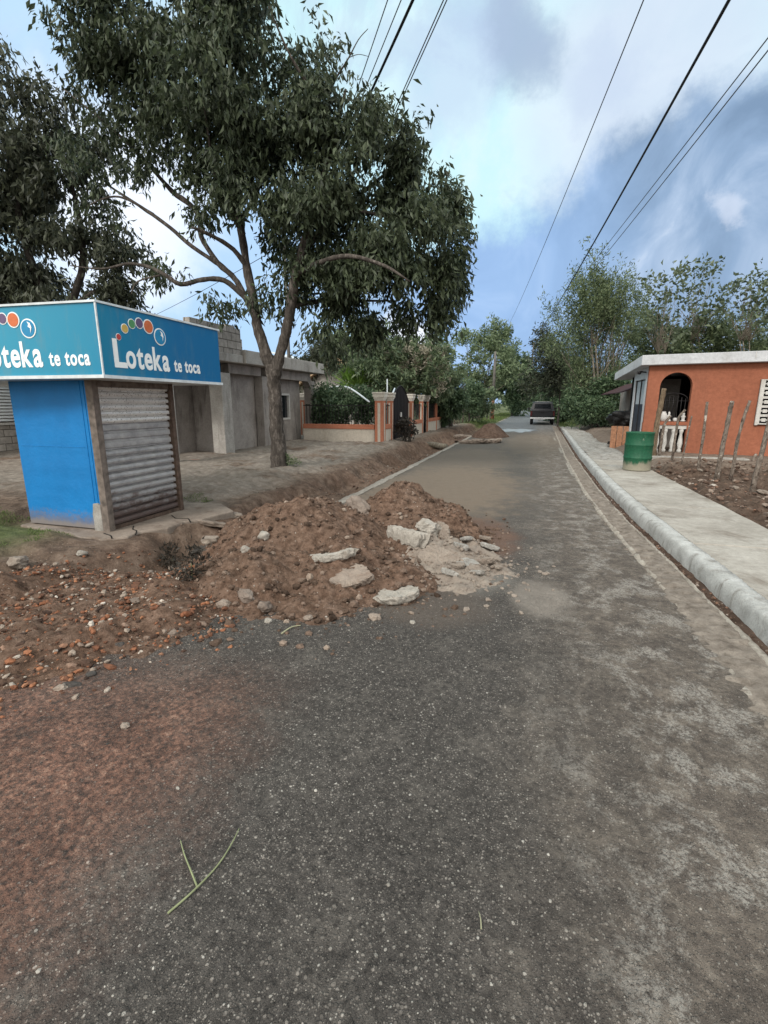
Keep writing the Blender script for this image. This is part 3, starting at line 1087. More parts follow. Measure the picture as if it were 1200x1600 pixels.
# ------------------------------------------------------------------ the big heap of dug earth and what lies in it
def build_heap():
    xs = list(np.linspace(-4.0, -.15, 190))
    ys = list(np.linspace(2.6, 7.75, 250))
    o = sheet('dirt_heap', xs, ys, heap_h, 'heap_earth')
    tag(o, 'big reddish brown heap of dug earth spilling across the near half of the road', 'dirt heap')
    # loose clods and pebbles over the heap: nobody could count them
    for name, mat, N, r0, r1 in (('loose_clods', 'earth_clods', 4600, .006, .030), ('loose_pebbles', 'stones', 700, .005, .012)):
        m = MB()
        k = 0
        while k < N:
            x, y = random.uniform(-4.0, -.2), random.uniform(2.6, 7.6)
            d = poly_d(HEAP_POLY, x, y)
            if d < -.55 or (d < 0 and random.random() < .55) or (d < -.2 and random.random() < .6):
                continue
            r = r0 + r1 * random.random() ** 4.5
            r *= 1.0 + max(0, (4.6 - y)) * .15
            m.rock((x, y, max(heap_h(x, y), zg(x, y) if x < ROAD_L else 0) + r * .3), (r, r * random.uniform(.7, 1.2), r * random.uniform(.55, .9)), k, 1, .55)
            k += 1
        tag(m.build(name, mat), kind='stuff')
    # red rubble fill beside the trench
    POLY = [(-3.9, 1.0), (-2.95, 1.55), (-2.3, 2.35), (-2.15, 3.0), (-2.6, 3.6), (-3.3, 4.5), (-3.75, 4.35), (-4.6, 3.2), (-5.6, 2.6)]
    m = MB()
    k = 0
    while k < 5200:
        x, y = random.uniform(-5.6, -1.9), random.uniform(.9, 4.6)
        d = poly_d(POLY, x + .2 * mn.noise(Vector((x * 2, y * 2, 0))), y)
        if d < -.3 or (d < 0 and random.random() < .75):
            continue
        big = random.random()
        r = .007 + .018 * big ** 4 + (.018 * random.random() if random.random() < .03 else 0)
        b = max(0.0 if x > ROAD_L else -1, zg(x, y))
        hh = .10 * sstep(-.05, .5, d) * (1 + mn.noise(Vector((x * 2.5, y * 2.5, 3))))
        m.rock((x, y, b + hh + r * .3), (r * random.uniform(.8, 1.5), r * random.uniform(.7, 1.1), r * random.uniform(.5, .85)), k, 1, .55)
        k += 1
    tag(m.build('red_rubble', 'red_rubble'), kind='stuff')
    # bed of earth below the rubble
    def zb(x, y):
        d = poly_d(POLY, x + .1 * mn.noise(Vector((x * 4, y * 4, 0))), y + .1 * mn.noise(Vector((x * 4, y * 4, 4))))
        b = max(0.0 if x > ROAD_L - .05 else -1, zg(x, y))
        return b - .02 + (.12 * (1 + mn.noise(Vector((x * 2.5, y * 2.5, 3)))) * sstep(-.05, .5, d) if d > -.1 else -.03) + .03 * mn.fractal(Vector((x * 9, y * 9, 1)), .8, 2.1, 4) * sstep(-.1, .2, d)
    o = sheet('rubble_bed', list(np.linspace(-5.9, -1.85, 120)), list(np.linspace(.7, 4.9, 120)), zb, 'heap_earth')
    tag(o, kind='stuff')
    # dusty concrete crumbs spread at the right foot of the heap
    def zd(x, y):
        q = math.hypot((x + .62) / .62, (y - 4.75) / .85) + .35 * mn.fractal(Vector((x * 3, y * 3, 2)), .9, 2, 4)
        return max(0.0, heap_h(x, y)) - .02 + .075 * sstep(1.05, .35, q) * (1 + .6 * mn.fractal(Vector((x * 7, y * 7, 8)), .8, 2, 4))
    tag(sheet('concrete_debris', list(np.linspace(-1.5, .25, 80)), list(np.linspace(3.7, 5.9, 90)), zd, 'dusty_chunk'), kind='stuff')
    m = MB()
    for k in range(900):
        x, y = random.gauss(-.55, .28), random.gauss(4.75, .42)
        r = .006 + .026 * random.random() ** 4
        m.rock((x, y, max(zd(x, y), .0) + r * .3), (r, r * random.uniform(.6, 1), r * .6), k, 1, .5)
    tag(m.build('concrete_crumbs', 'dusty_chunk'), kind='stuff')
    # grit on the near road
    m = MB()
    for k in range(1500):
        y = .75 + 6 * random.random() ** 1.6
        x = random.uniform(-3.0, 1.1)
        if x > 0 and random.random() < .35:
            continue
        r = random.uniform(.0025, .0055) + (.005 if random.random() < .05 else 0)
        m.rock((x, y, r * .3), (r, r * random.uniform(.6, 1), r * .6), k, 1, .4)
    tag(m.build('road_grit', 'road_grit'), kind='stuff')
    # dirt crumbs in the gutter and on the verge
    m = MB()
    for k in range(2600):
        if k % 2:
            y = -.5 + 20 * random.random()
            x = kerbx(y) - .05 + random.gauss(0, .035)
            zz = -.02
        else:
            x, y = random.uniform(-6.5, -3.2) if k % 2 else random.gauss(-3.7, .45), random.uniform(4.8, 18)
            zz = zg(x, y)
        r = (.007 + .022 * random.random() ** 4) * (.6 if k % 2 else 1.2)
        m.rock((x, y, zz + r * .3), (r, r * random.uniform(.7, 1.3), r * .7), k, 1, .5)
    for k in range(2600):
        x = 2.75 + 4.2 * random.random() ** 1.4
        y = random.uniform(4, 14)
        r = .012 + .05 * random.random() ** 3
        m.rock((x, y, zg(x, y) + r * .3), (r, r * random.uniform(.7, 1.4), r * .6), k + 9000, 1, .5)
    tag(m.build('loose_dirt', 'stones'), kind='stuff')

    # slabs of broken concrete: traced by place, built as solid lumps
    def chunk(name, label, px, py, size, rz, tilt, mat, flat=.45, seed=0, rough=.3, lift=0.0, cat='concrete chunk', sub=4, group=None):
        p = onsurf(px, py)
        m = MB()
        rm = Euler((tilt[0], tilt[1], rz)).to_matrix()
        if cat in ('concrete slab', 'concrete piece', 'asphalt slab') or name == 'concrete_chunk' and flat < .6:
            m.slab((size[0], size[1], size[2] * .62), rm, seed, 7 if size[0] < .15 else 9)
        else:
            m.rock((0, 0, 0), size, seed, sub, rough, rm, flat, 1.3)
        o = m.build(name, mat)
        for q in o.data.polygons:
            q.use_smooth = False
        o.location = (p.x, p.y, p.z + lift)
        return tag(o, label, cat, group)
    chunk('concrete_chunk', 'thick whitish concrete chunk standing out of the heap above the flat grey slab', 636, 846, (.26, .14, .13), -.25, (-.30, .1, 0), 'pale_chunk', .5, 3, .42, .05)
    chunk('concrete_chunk', 'rough whitish concrete knob with holes behind the thick whitish chunk', 668, 832, (.13, .09, .11), .5, (.3, .2, 0), 'pale_chunk', .8, 11, .6, .04)
    chunk('concrete_slab', 'smooth dust coloured flat slab leaning below the thick whitish chunk', 685, 878, (.25, .19, .09), -.5, (.42, .25, 0), 'dusty_chunk', .35, 5, .22, .01, 'concrete slab')
    chunk('concrete_slab', 'dust coloured broken slab standing on edge beside the whitish knob', 690, 838, (.16, .09, .08), -.7, (.6, .5, 0), 'dusty_chunk', .5, 6, .35, .05, 'concrete slab')
    chunk('concrete_chunk', 'curved pale concrete rim half buried in the middle of the heap', 520, 866, (.24, .15, .06), .28, (-.12, -.2, 0), 'pale_chunk', .5, 8, .5, -.02)
    chunk('concrete_slab', 'pinkish flat rough slab lying at the front of the heap', 545, 902, (.25, .19, .075), .1, (.32, -.05, 0), 'slab_concrete', .5, 9, .42, .0, 'concrete slab')
    chunk('concrete_slab', 'pale curved slab lowest at the front foot of the heap', 622, 932, (.22, .17, .065), .25, (-.05, -.12, 0), 'pale_chunk', .45, 10, .4, .01, 'concrete slab')
    chunk('boulder', 'brown rounded boulder resting in the saddle between the heap tops', 560, 797, (.25, .12, .11), -.75, (.1, .3, 0), 'boulder_stone', .9, 13, .3, .05, 'boulder')
    chunk('white_stone', 'round speckled white stone high on the left flank of the heap', 413, 841, (.06, .055, .055), 0, (0, 0, 0), 'pale_chunk', .95, 14, .4, .02, 'stone', 3)
    chunk('white_stone', 'small white stone just below the speckled white one on the heap', 383, 862, (.04, .035, .04), .4, (0, 0, 0), 'pale_chunk', .9, 15, .4, .02, 'stone', 3)
    chunk('asphalt_slab', 'dark grey broken asphalt slab lying at the top of the red rubble', 312, 862, (.24, .10, .035), .25, (.25, -.1, 0), 'broken_asphalt', .6, 16, .3, .03, 'asphalt slab')
    chunk('concrete_slab', 'brown cracked pavement slab hanging over the trench in front of the kiosk shutter', 345, 822, (.38, .22, .05), .3, (-.25, .15, 0), 'kiosk_footing', .5, 17, .3, .02, 'concrete slab')
    chunk('pale_rock', 'flat pale rock lying on the left end of the heap near the pavement slab', 368, 808, (.11, .07, .06), .2, (.1, .1, 0), 'dusty_chunk', .6, 18, .4, .03, 'rock', 3)
    chunk('pale_rock', 'pale jagged rock just above the dark asphalt slab', 330, 848, (.10, .06, .06), .5, (.1, .1, 0), 'dusty_chunk', .6, 19, .5, .03, 'rock', 3)
    # grey broken pieces fanned out at the right foot of the heap
    names = [(718, 862, .13, 'largest flat one'), (742, 868, .10, ''), (730, 890, .11, ''), (752, 885, .12, ''), (765, 862, .10, ''), (712, 892, .09, ''), (745, 905, .08, ''), (770, 880, .08, ''), (728, 850, .08, ''), (757, 848, .08, ''), (702, 905, .10, ''), (778, 895, .05, '')]
    for i, (px, py, r, _) in enumerate(names):
        chunk('concrete_piece', 'grey dusty broken concrete piece in the cluster at the right foot of the heap', px, py, (r * 1.25, r * random.uniform(.75, 1.0), r * .42), random.uniform(0, 3), (random.uniform(-.5, .5), random.uniform(-.4, .4), 0),
              'dusty_chunk' if i % 2 else 'rough_concrete', .6, 30 + i, .35, .06, 'concrete piece', 3, 'broken concrete at the foot of the heap')
    # single stones one can point to
    sp = [(585, 968, .05, 'tan angular stone on the road below the lowest pale slab', 'slab_concrete'),
          (728, 925, .055, 'round grey stone on the road beside the broken concrete cluster', 'dusty_chunk'),
          (420, 973, .04, 'whitish stone on the asphalt at the front edge of the heap', 'pale_chunk'),
          (482, 968, .04, 'pale orange stone at the front edge of the heap near a twig', 'slab_concrete'),
          (275, 992, .05, 'brown stone alone on the asphalt between the rubble and the heap', 'boulder_stone'),
          (645, 975, .03, 'tiny pale stone on the asphalt right of the tan stone', 'pale_chunk'),
          (385, 935, .075, 'round brown stone low on the left front of the heap', 'boulder_stone'),
          (350, 948, .06, 'orange brown stone at the left front foot of the heap', 'slab_concrete'),
          (415, 952, .07, 'flat brown stone at the foot of the heap beside the round one', 'boulder_stone'),
          (196, 1137, .028, 'orange pebble on the red stained asphalt', 'slab_concrete'),
          (96, 1078, .035, 'tan stone on the road with a dark flake of asphalt beside it', 'slab_concrete'),
          (303, 1352, .016, 'white pebble lying inside the fork of the green twig', 'pale_chunk'),
          (278, 1234, .012, 'white pebble above the forked twig on the asphalt', 'pale_chunk'),
          (275, 1322, .013, 'orange pebble at the tip of the short twig', 'slab_concrete'),
          (128, 868, .06, 'whitish block of stone on the turf edge near the kiosk footing', 'pale_chunk'),
          (30, 885, .11, 'flat tan stone on the bare earth left of the trench', 'dusty_chunk'),
          (125, 640, .0, '', '')]
    for i, (px, py, r, lab, mt) in enumerate(sp):
        if r:
            chunk('stone', lab, px, py, (r, r * .75, r * .62), i, (.1, .2, 0), mt, .9, 60 + i, .4, r * .35, 'stone', 3)
    rs = [(20, 960), (95, 935), (60, 985), (150, 960), (185, 935), (228, 905), (262, 930), (190, 985), (120, 1000), (30, 1005), (240, 965), (150, 915), (275, 895), (205, 950), (80, 960)]
    for i, (px, py) in enumerate(rs):
        px += random.uniform(-8, 8)
        r = random.uniform(.03, .05)
        chunk('stone', 'orange or brown broken stone lying loose in the red rubble', px, py, (r * 1.2, r * .8, r * .65), i, (.3, .2, 0),
              ['slab_concrete', 'boulder_stone', 'red_rubble', 'red_rubble'][i % 4], .9, 90 + i, .5, .06, 'stone', 2, 'larger stones in the red rubble')
    # dark flakes of asphalt
    chunk('asphalt_flake', 'dark flake of asphalt lying behind the tan stone on the road', 112, 1072, (.06, .03, .018), .3, (0, 0, 0), 'broken_asphalt', .7, 130, .4, .01, 'asphalt piece', 3)
    chunk('asphalt_flake', 'small dark lump of asphalt on the road just off the rubble', 143, 1056, (.03, .025, .018), 1.2, (0, 0, 0), 'broken_asphalt', .7, 131, .4, .01, 'asphalt piece', 3)
    chunk('asphalt_flake', 'dark angular lump of asphalt right at the rubble edge', 188, 1013, (.035, .03, .03), .2, (0, 0, 0), 'broken_asphalt', .9, 132, .4, .015, 'asphalt piece', 3)
    # twigs and blades on the road
    def twig(name, label, pts, r, mat, cat='twig'):
        q = [GP(a, b, .012 + .006 * (i % 2)) for i, (a, b) in enumerate(pts)]
        base = q[0]
        pp = smooth_path([(v.x, v.y, v.z) for v in q], 5)
        m = MB()
        n = len(pp)
        m.tube(pp, [r * (1 - .6 * i / n) for i in range(n)], 6)
        return tag(m.build(name, mat, loc=base), label, cat)
    twig('twig', 'long curved pale green twig lying on the near asphalt', [(262, 1427), (302, 1392), (340, 1352), (362, 1318), (374, 1294)], .0042, 'twig_green')
    twig('twig', 'short green twig touching the long curved one on the asphalt', [(308, 1385), (298, 1360), (288, 1335), (282, 1313)], .004, 'twig_green')
    twig('grass_blade', 'single dry grass blade on the asphalt near the bottom of the view', [(752, 1452), (751, 1436), (748, 1424)], .0028, 'dry_leaf', 'grass blade')
    twig('twig', 'dry straw coloured stalk at the front edge of the heap', [(440, 990), (455, 980), (470, 977)], .007, 'dry_leaf')

    # small second heap farther along
    cx, cy = GP(772, 682).x - .2, GP(772, 682).y
    def h2(x, y):
        q = math.hypot((x - cx) / .92, (y - cy) / 1.7)
        n = mn.fractal(Vector((x * 2, y * 2, 3)), .9, 2, 4)
        return max(-.1, .76 * (1.02 - math.sqrt(q * q + .015)) * (1 + .12 * n) + .05 * n - .02 + .12 * (.4 - abs(mn.noise(Vector((x * 4, y * 4, 6))))))
    o = sheet('dirt_heap', list(np.linspace(cx - 1.5, cx + 1.5, 60)), list(np.linspace(cy - 2.2, cy + 2.2, 70)), h2, 'damp_earth')
    tag(o, 'smaller brown heap of earth beside the puddle down the road', 'dirt heap')
    for i, (px, py, sx) in enumerate([(790, 690, .0), (730, 684, .75), (752, 692, .6), (735, 693, .55), (768, 692, .5), (714, 684, .45)]):
        if sx:
            lab = ['', 'flat broken concrete slab left of the smaller heap', 'flat broken slab at the front foot of the smaller heap', 'brown broken slab in front of the flat slab left of the smaller heap', 'long pale slab lying along the front of the smaller heap', 'broken slab lying farthest left of the smaller heap'][i]
            chunk('concrete_slab', lab, px, py, (sx, sx * .7, .13), i, (.08, .08, 0), 'slab_concrete', .6, 200 + i, .35, .06, 'concrete slab', 3)
    # drain pipe length lying on the bank
    p = onsurf(676, 699)
    m = MB()
    m.tube([(-.55, .3, .0), (0, 0, .02), (.6, -.28, -.02)], [.12, .125, .12], 14)
    tag(m.build('log', 'bark_pale'), 'short pale log lying on the trench bank below the garden wall', 'log').location = (p.x, p.y, p.z + .08)


build_heap()


# ------------------------------------------------------------------ lettering
def text_mesh(txt, size, bold=.02, xs=1.0):
    cu = bpy.data.curves.new('tmp_txt', 'FONT')
    cu.body = txt
    cu.size = size
    cu.space_character = 1.14
    cu.offset = bold * size * .5
    cu.extrude = .003
    o = bpy.data.objects.new('tmp_txt', cu)
    COL.objects.link(o)
    bpy.context.view_layer.update()
    me = bpy.data.meshes.new_from_object(o.evaluated_get(bpy.context.evaluated_depsgraph_get()))
    v = [(q.co.x * xs, q.co.y, q.co.z) for q in me.vertices]
    f = [list(q.vertices) for q in me.polygons]
    bpy.data.objects.remove(o)
    bpy.data.curves.remove(cu)
    bpy.data.meshes.remove(me)
    x0 = min(q[0] for q in v)
    return [(q[0] - x0, q[1], q[2]) for q in v], f, max(q[0] for q in v) - x0


# ------------------------------------------------------------------ the blue kiosk
def build_kiosk():
    base = Vector((-6.32, 4.58, .10))
    k = thing('kiosk', 'blue painted lottery kiosk with a teal sign box and a closed metal shutter', 'kiosk', base)
    w, d, h = 1.30, 1.32, 1.83                    # along X (camera side), along Y (road side)
    # walls
    def wall(bx):
        m = MB()
        for b in bx:
            m.box(*b)
        return m
    m = wall([((0, 0, 0), (w - .06, .05, h)), ((0, .05, 0), (.05, d, h)), ((.05, d - .05, 0), (w - .06, d, h))])
    wl = m.build('wall', 'kiosk_blue', k, bevel=.006)
    m = MB()
    m.box((w - .165, -.006, .02), (w - .155, .0, h))
    m.box((w - .11, -.006, .02), (w - .1, .0, h))
    m.box((.05, -.004, 1.02), (w - .2, .0, 1.032))
    m.build('panel_seam', 'kiosk_blue', wl)
    m = MB()
    m.prism([(w - .19, -.02), (w - .06, -.02), (w - .06, .31), (w - .10, .34), (w - .17, .33), (w - .195, .2)], 'y', -.02, -.001)
    m.build('bare_patch', 'rough_concrete', wl)
    # steel posts at the shutter
    for nm, y0, y1 in (('jamb', -.02, .07), ('jamb', d - .05, d + .02)):
        m = MB()
        m.box((w - .06, y0, -.02), (w + .045, y1, h))
        m.build(nm, 'worn_steel_post' if y0 < 0 else 'rusty_steel', k, bevel=.006)
    m = MB()
    m.box((w - .04, .07, h - .09), (w + .03, d - .05, h))
    m.build('header', 'worn_steel_post', k)
    # shutter: perforated slats above, smooth slats below, two broad bands between
    sh = thing('roller_shutter', None, None, (0, 0, 0))
    sh.parent = k
    def slats(z0, z1, n, name, mat, depth=.032):
        m = MB()
        ys = np.linspace(.075, d - .055, 14)
        prof = []
        for i in range(n):
            a = z0 + (z1 - z0) * i / n
            b = z0 + (z1 - z0) * (i + 1) / n
            prof += [(w - .040, a + .001), (w - .040, lerp(a, b, .20)), (w - .022 + depth * .8, lerp(a, b, .26)), (w - .022 + depth, lerp(a, b, .52)), (w - .022 + depth * .75, lerp(a, b, .84)), (w - .036, lerp(a, b, .97))]
        vs = [(p[0] + .0035 * mn.noise(Vector((y * 3, p[1] * 9, 1))), y, p[1] + .012 * (y - .6) * sstep(.5, 0, p[1])) for p in prof for y in ys]
        ny = len(ys)
        fs = []
        for i in range(len(prof) - 1):
            for j in range(ny - 1):
                a = i * ny + j
                fs.append((a, a + 1, a + 1 + ny, a + ny))
        m.add(vs, fs, False)
        return m.build(name, mat, sh)
    slats(.02, .98, 10, 'smooth_slats', 'galvanised')
    slats(.98, 1.30, 3, 'broad_slats', 'galvanised', .010)
    slats(1.30, h - .06, 6, 'perforated_slats', 'perforated_metal', .03)
    m = MB()
    m.box((w - .03, .075, -.01), (w + .025, d - .055, .03))
    m.build('bottom_rail', 'rusty_steel', sh)
    m = MB()
    m.box((w - .06, .08, .0), (w - .045, d - .06, h - .02))
    m.build('shutter_backing', 'dark_iron', sh)
    # footing: cracked slab
    m = MB()
    pts = [(-.10, -.08), (.4, -.15), (.9, -.2), (1.2, -.34), (1.36, -.27), (1.5, -.33), (1.72, -.12), (1.68, .1), (1.88, .38), (1.86, .7), (2.0, .9), (2.1, 1.5), (1.6, 1.9), (-.1, 1.6)]
    m.prism(pts, 'z', -.22, -.015)
    m.build('footing', 'kiosk_footing', k, bevel=.02)
    for pp in ([(1.40, .30), (1.52, .16), (1.62, .12), (1.74, -.02)], [(1.45, .95), (1.62, .82), (1.8, .86), (1.97, .7)], [(1.33, -.1), (1.5, -.16), (1.6, -.24)]):
        m = MB()
        m.tube([(a, b, -.016) for a, b in pp], .009, 4)
        m.build('crack', 'dark_void', k)
    # sign box
    z0, z1 = 1.95 - base.z, 2.68 - base.z
    ax, ay = -4.47 - base.x, 4.27 - base.y        # near road corner
    bx = -7.6 - base.x
    cy = 6.42 - base.y
    sg = MB()
    skew = .10
    quad = [(ax, ay), (ax - .05, cy), (bx, cy + .1), (bx, ay - skew * 2.4)]
    sg.prism(quad, 'z', z0, z1)
    so = sg.build('sign_box', 'sign_film', k)
    # rims
    m = MB()
    e = .018
    for zz in ((z0 - .035, z0), (z1, z1 + .022)):
        q = [(ax + e, ay - e), (ax - .05 + e, cy + e), (bx, cy + .1 + e), (bx, ay - skew * 2.4 - e)]
        m.prism(q, 'z', *zz)
    m.build('sign_rim', 'sign_edge', so)
    m = MB()
    m.box((ax - .004, ay - .012, z0), (ax + .012, ay + .004, z1))
    m.build('corner_strip', 'sign_edge', so)
    # underside board
    m = MB()
    m.box((.0, .0, h), (w, d, z0 - .036))
    m.build('neck', 'worn_steel_post', k)

    def artwork(face):
        """lettering and balls on one face; u runs along the face, v up"""
        if face == 'front':
            o = Vector((ax, ay, 0))
            du = Vector((-.05, cy - ay, 0)).normalized()
            pa, pb = PX(180, 572, base.x + ax), PX(268, 581, base.x + ax)
            u0, u1 = pa.y - base.y - ay, pb.y - base.y - ay
            v0 = pa.z - base.z
        else:
            du = Vector((1, skew * 2.4 / (ax - bx), 0)).normalized()
            pb = PY(57, 577, base.y + ay - .15)
            u1 = pb.x - base.x
            wl_ = FW[0]
            u0 = u1 - wl_
            v0 = FW[1]
            o = Vector((0, ay - skew * 2.4 * (ax - 0) / (ax - bx), 0))
        FW.clear()
        FW.extend([u1 - u0, v0])
        nrm = Vector((du.y, -du.x, 0))
        wd = u1 - u0

        def put(v, f, us, vs_, m):
            m.add([o + du * (us + a) + Vector((0, 0, vs_ + b)) + nrm * (c + .002) for a, b, c in v], f)
        m = MB()
        cap = wd * .30
        v, f, ww = text_mesh('L', cap * 1.56, .06, .95)
        put(v, f, u0, v0, m)
        lw = ww
        gl = [text_mesh(ch, cap * 1.42, .05, .82) for ch in 'oteka']
        gap = cap * .075
        tot = sum(q[2] for q in gl) + gap * 4
        s_ = (wd - lw * .95) / tot
        cu = u0 + lw * .95
        for v, f, ww in gl:
            put([(a * s_, b, c) for a, b, c in v], f, cu, v0, m)
            cu += (ww + gap) * s_
        v, f, ww = text_mesh('te toca', cap * .86, .05, .85)
        s_ = wd * .60 / ww
        put([(a * s_, b, c) for a, b, c in v], f, u1 + wd * .10, v0 + .005, m)
        m.build('lettering', 'white_lettering', so)
        # arc of balls
        m = MB()
        balls = [(.107, .36, .040, 1), (.225, .475, .057, 2), (.352, .55, .060, 3), (.487, .577, .068, 4), (.648, .557, .090, 5), (.856, .45, .110, 6)]
        def disc(cu, cv, r, off, mi):
            m.cur = mi
            n = 28
            c = o + du * cu + Vector((0, 0, cv))
            vs = [c + du * (r * math.cos(2 * math.pi * i / n)) + Vector((0, 0, r * math.sin(2 * math.pi * i / n))) + nrm * off for i in range(n)]
            vs2 = [q - nrm * .003 for q in vs]
            m.add(vs + vs2, [tuple(range(n))] + [(i + n, (i + 1) % n + n, (i + 1) % n, i) for i in range(n)], False)
        for q, cv, r, mi in balls:
            R_ = r * wd * .92
            disc(u0 + q * wd, v0 + cv * wd, R_ * 1.14, .005, 0)
            disc(u0 + q * wd, v0 + cv * wd, R_ * (.96 if mi < 6 else .98), .009, mi)
            if mi == 6:                           # a pale swoosh on the large blue ball
                m.cur = 0
                c = o + du * (u0 + q * wd) + Vector((0, 0, v0 + cv * wd)) + nrm * .013
                pts = [(.0, .8), (.45, .6), (.6, .1), (.35, -.6), (.38, 0), (.05, .2), (.2, .45)]
                m.add([c + du * (a * R_) + Vector((0, 0, b * R_)) for a, b in pts], [(0, 1, 6), (6, 1, 2, 5), (5, 2, 4), (4, 2, 3)], False)
        m.build('logo', ['white_lettering', 'ball_red', 'ball_yellow', 'ball_green', 'ball_purple', 'ball_orange', 'ball_blue'], so)
    FW = []
    artwork('front')
    artwork('left')


build_kiosk()


# ------------------------------------------------------------------ unfinished concrete building behind the kiosk
def build_building():
    b = thing('concrete_building', 'unfinished grey rendered building with bare block parapet behind the leaning tree trunk', 'building', (-8.6, 14, .15))
    ox, oy, oz = -8.6, 14, .15

    def p(bx, name, mat, bevel=.012, parent=b):
        m = MB()
        for (a, c) in bx:
            m.box((a[0] - ox, a[1] - oy, a[2] - oz), (c[0] - ox, c[1] - oy, c[2] - oz))
        return m.build(name, mat, parent, bevel=bevel)
    X = -8.55
    yE = PX(493, 640, X).y
    yR = PX(469, 640, X - .36).y
    # back volume and walls
    p([((-14, 10.4, 0), (-9.9, 12.6, 2.78))], 'wall', 'grey_render', 0)
    wl = p([((-14, 12.6, 0), (X - .32, 14.7, 2.78))], 'wall', 'grey_render', 0)
    # porch right: recessed wall with window opening
    RX = X - .36
    wx0, wx1 = PX(438, 630, RX).y, PX(452, 630, RX).y
    p([((-14, 14.7, 0), (RX, wx0, 2.86)), ((-14, wx1, 0), (RX, yR, 2.86)), ((-14, wx0, 0), (RX, wx1, 1.05)), ((-14, wx0, 2.0), (RX, wx1, 2.86))], 'wall', 'grey_render', 0)
    f = p([((RX - .07, wx0, 1.05), (RX + .03, wx0 + .07, 2.0)), ((RX - .07, wx1 - .07, 1.05), (RX + .03, wx1, 2.0)), ((RX - .07, wx0 + .07, 1.93), (RX + .03, wx1 - .07, 2.0)), ((RX - .07, wx0 + .07, 1.05), (RX + .03, wx1 - .07, 1.12))], 'window', 'white_trim', .004)
    p([((RX - .3, wx0 + .07, 1.12), (RX - .06, wx1 - .07, 1.93))], 'pane', 'dark_glass', 0, f)
    # doorway beside the kiosk
    d = p([((-9.89, 10.45, .1), (-9.86, 10.95, 2.15))], 'doorway', 'dark_void', 0)
    # pillars
    for (y0, y1, x0, x1, mt) in ((12.15, 12.6, X - .42, X, 'grey_render_light'), (14.35, 14.7, X - .3, X - .0, 'grey_render'), (yE - .34, yE, X - .32, X, 'grey_render'), (9.9, 10.2, X - .3, X, 'grey_render_light')):
        p([((x0, y0, 0), (x1, y1, 2.5))], 'pillar', mt)
    # beams with splayed haunches
    m = MB()
    for (ya, yb) in ((10.2, 12.15), (14.7, yE - .34)):
        m = MB()
        pr = [(ya, 2.78), (yb, 2.78), (yb, 2.25), (yb - .25, 2.48), (ya + .25, 2.48), (ya, 2.25)]
        m.prism([(a - oy, c - oz) for a, c in pr], 'x', X - .28 - ox, X - .02 - ox)
        m.build('beam', 'grey_render', b)
    p([((X - .30, 12.6, 2.5), (X - .03, 14.35, 2.78))], 'beam', 'grey_render')
    # roof slabs
    r = p([((-14.4, 13.0, 2.79), (X + .3, yE + .3, 3.18))], 'roof_slab', 'grey_render_light', .02)
    p([((-14.4, 10.0, 2.79), (X + .22, 12.98, 3.02))], 'roof_slab', 'grey_render_light', .02)
    m = MB()
    m.box((X - .0 - ox, 10.75 - oy, 3.02 - oz), (X + .2 - ox, 12.95 - oy, 3.74 - oz))
    m.box((-14 - ox, 12.75 - oy, 3.02 - oz), (X - .0 - ox, 12.95 - oy, 3.70 - oz))
    m.box((X - .02 - ox, 12.3 - oy, 3.74 - oz), (X + .18 - ox, 12.7 - oy, 3.80 - oz))
    m.build('parapet', 'block_masonry', b, bevel=.01)
    m = MB()
    m.box((X - .7 - ox, 13.3 - oy, 3.18 - oz), (X - .5 - ox, 14.1 - oy, 3.62 - oz))
    m.build('parapet', 'block_masonry', b, bevel=.01)
    # porch floor and step
    p([((-9.9, 9.8, 0), (X + .08, 12.14, .17))], 'porch_floor', 'terracotta_floor', .015)
    # house to the far left with a louvred window
    h = thing('block_house', 'bare concrete block house with a white louvred window left of the kiosk', 'house', (-15.5, 9.6, 0))
    m = MB()
    m.box((-4, -3, 0), (0, 4.4, 2.7))
    m.build('wall', 'block_masonry', h)
    m = MB()
    m.box((-4.3, -3.2, 2.71), (.3, 4.6, 2.95))
    m.build('roof', 'grey_render', h)
    # its window, facing the road
    wc = PX(4, 650, -15.5).y - 9.6
    m = MB()
    for (y0, y1, za, zb) in ((wc - .87, wc - .8, 1.0, 2.2), (wc + .8, wc + .87, 1.0, 2.2)):
        m.box((0, y0, za), (.06, y1, zb))
    m.box((0, wc - .8, 2.13), (.06, wc + .8, 2.2))
    m.box((0, wc - .8, 1.0), (.06, wc + .8, 1.07))
    w = m.build('window', 'white_trim', h)
    m = MB()
    for i in range(11):
        z = 1.1 + i * .095
        m.add([(.005, wc - .8, z), (.075, wc - .8, z + .02), (.03, wc - .8, z + .085), (.005, wc + .8, z), (.075, wc + .8, z + .02), (.03, wc + .8, z + .085)], [(0, 1, 2), (5, 4, 3), (0, 3, 4, 1), (1, 4, 5, 2), (2, 5, 3, 0)])
    m.build('louvres', 'white_louvre', w)


build_building()


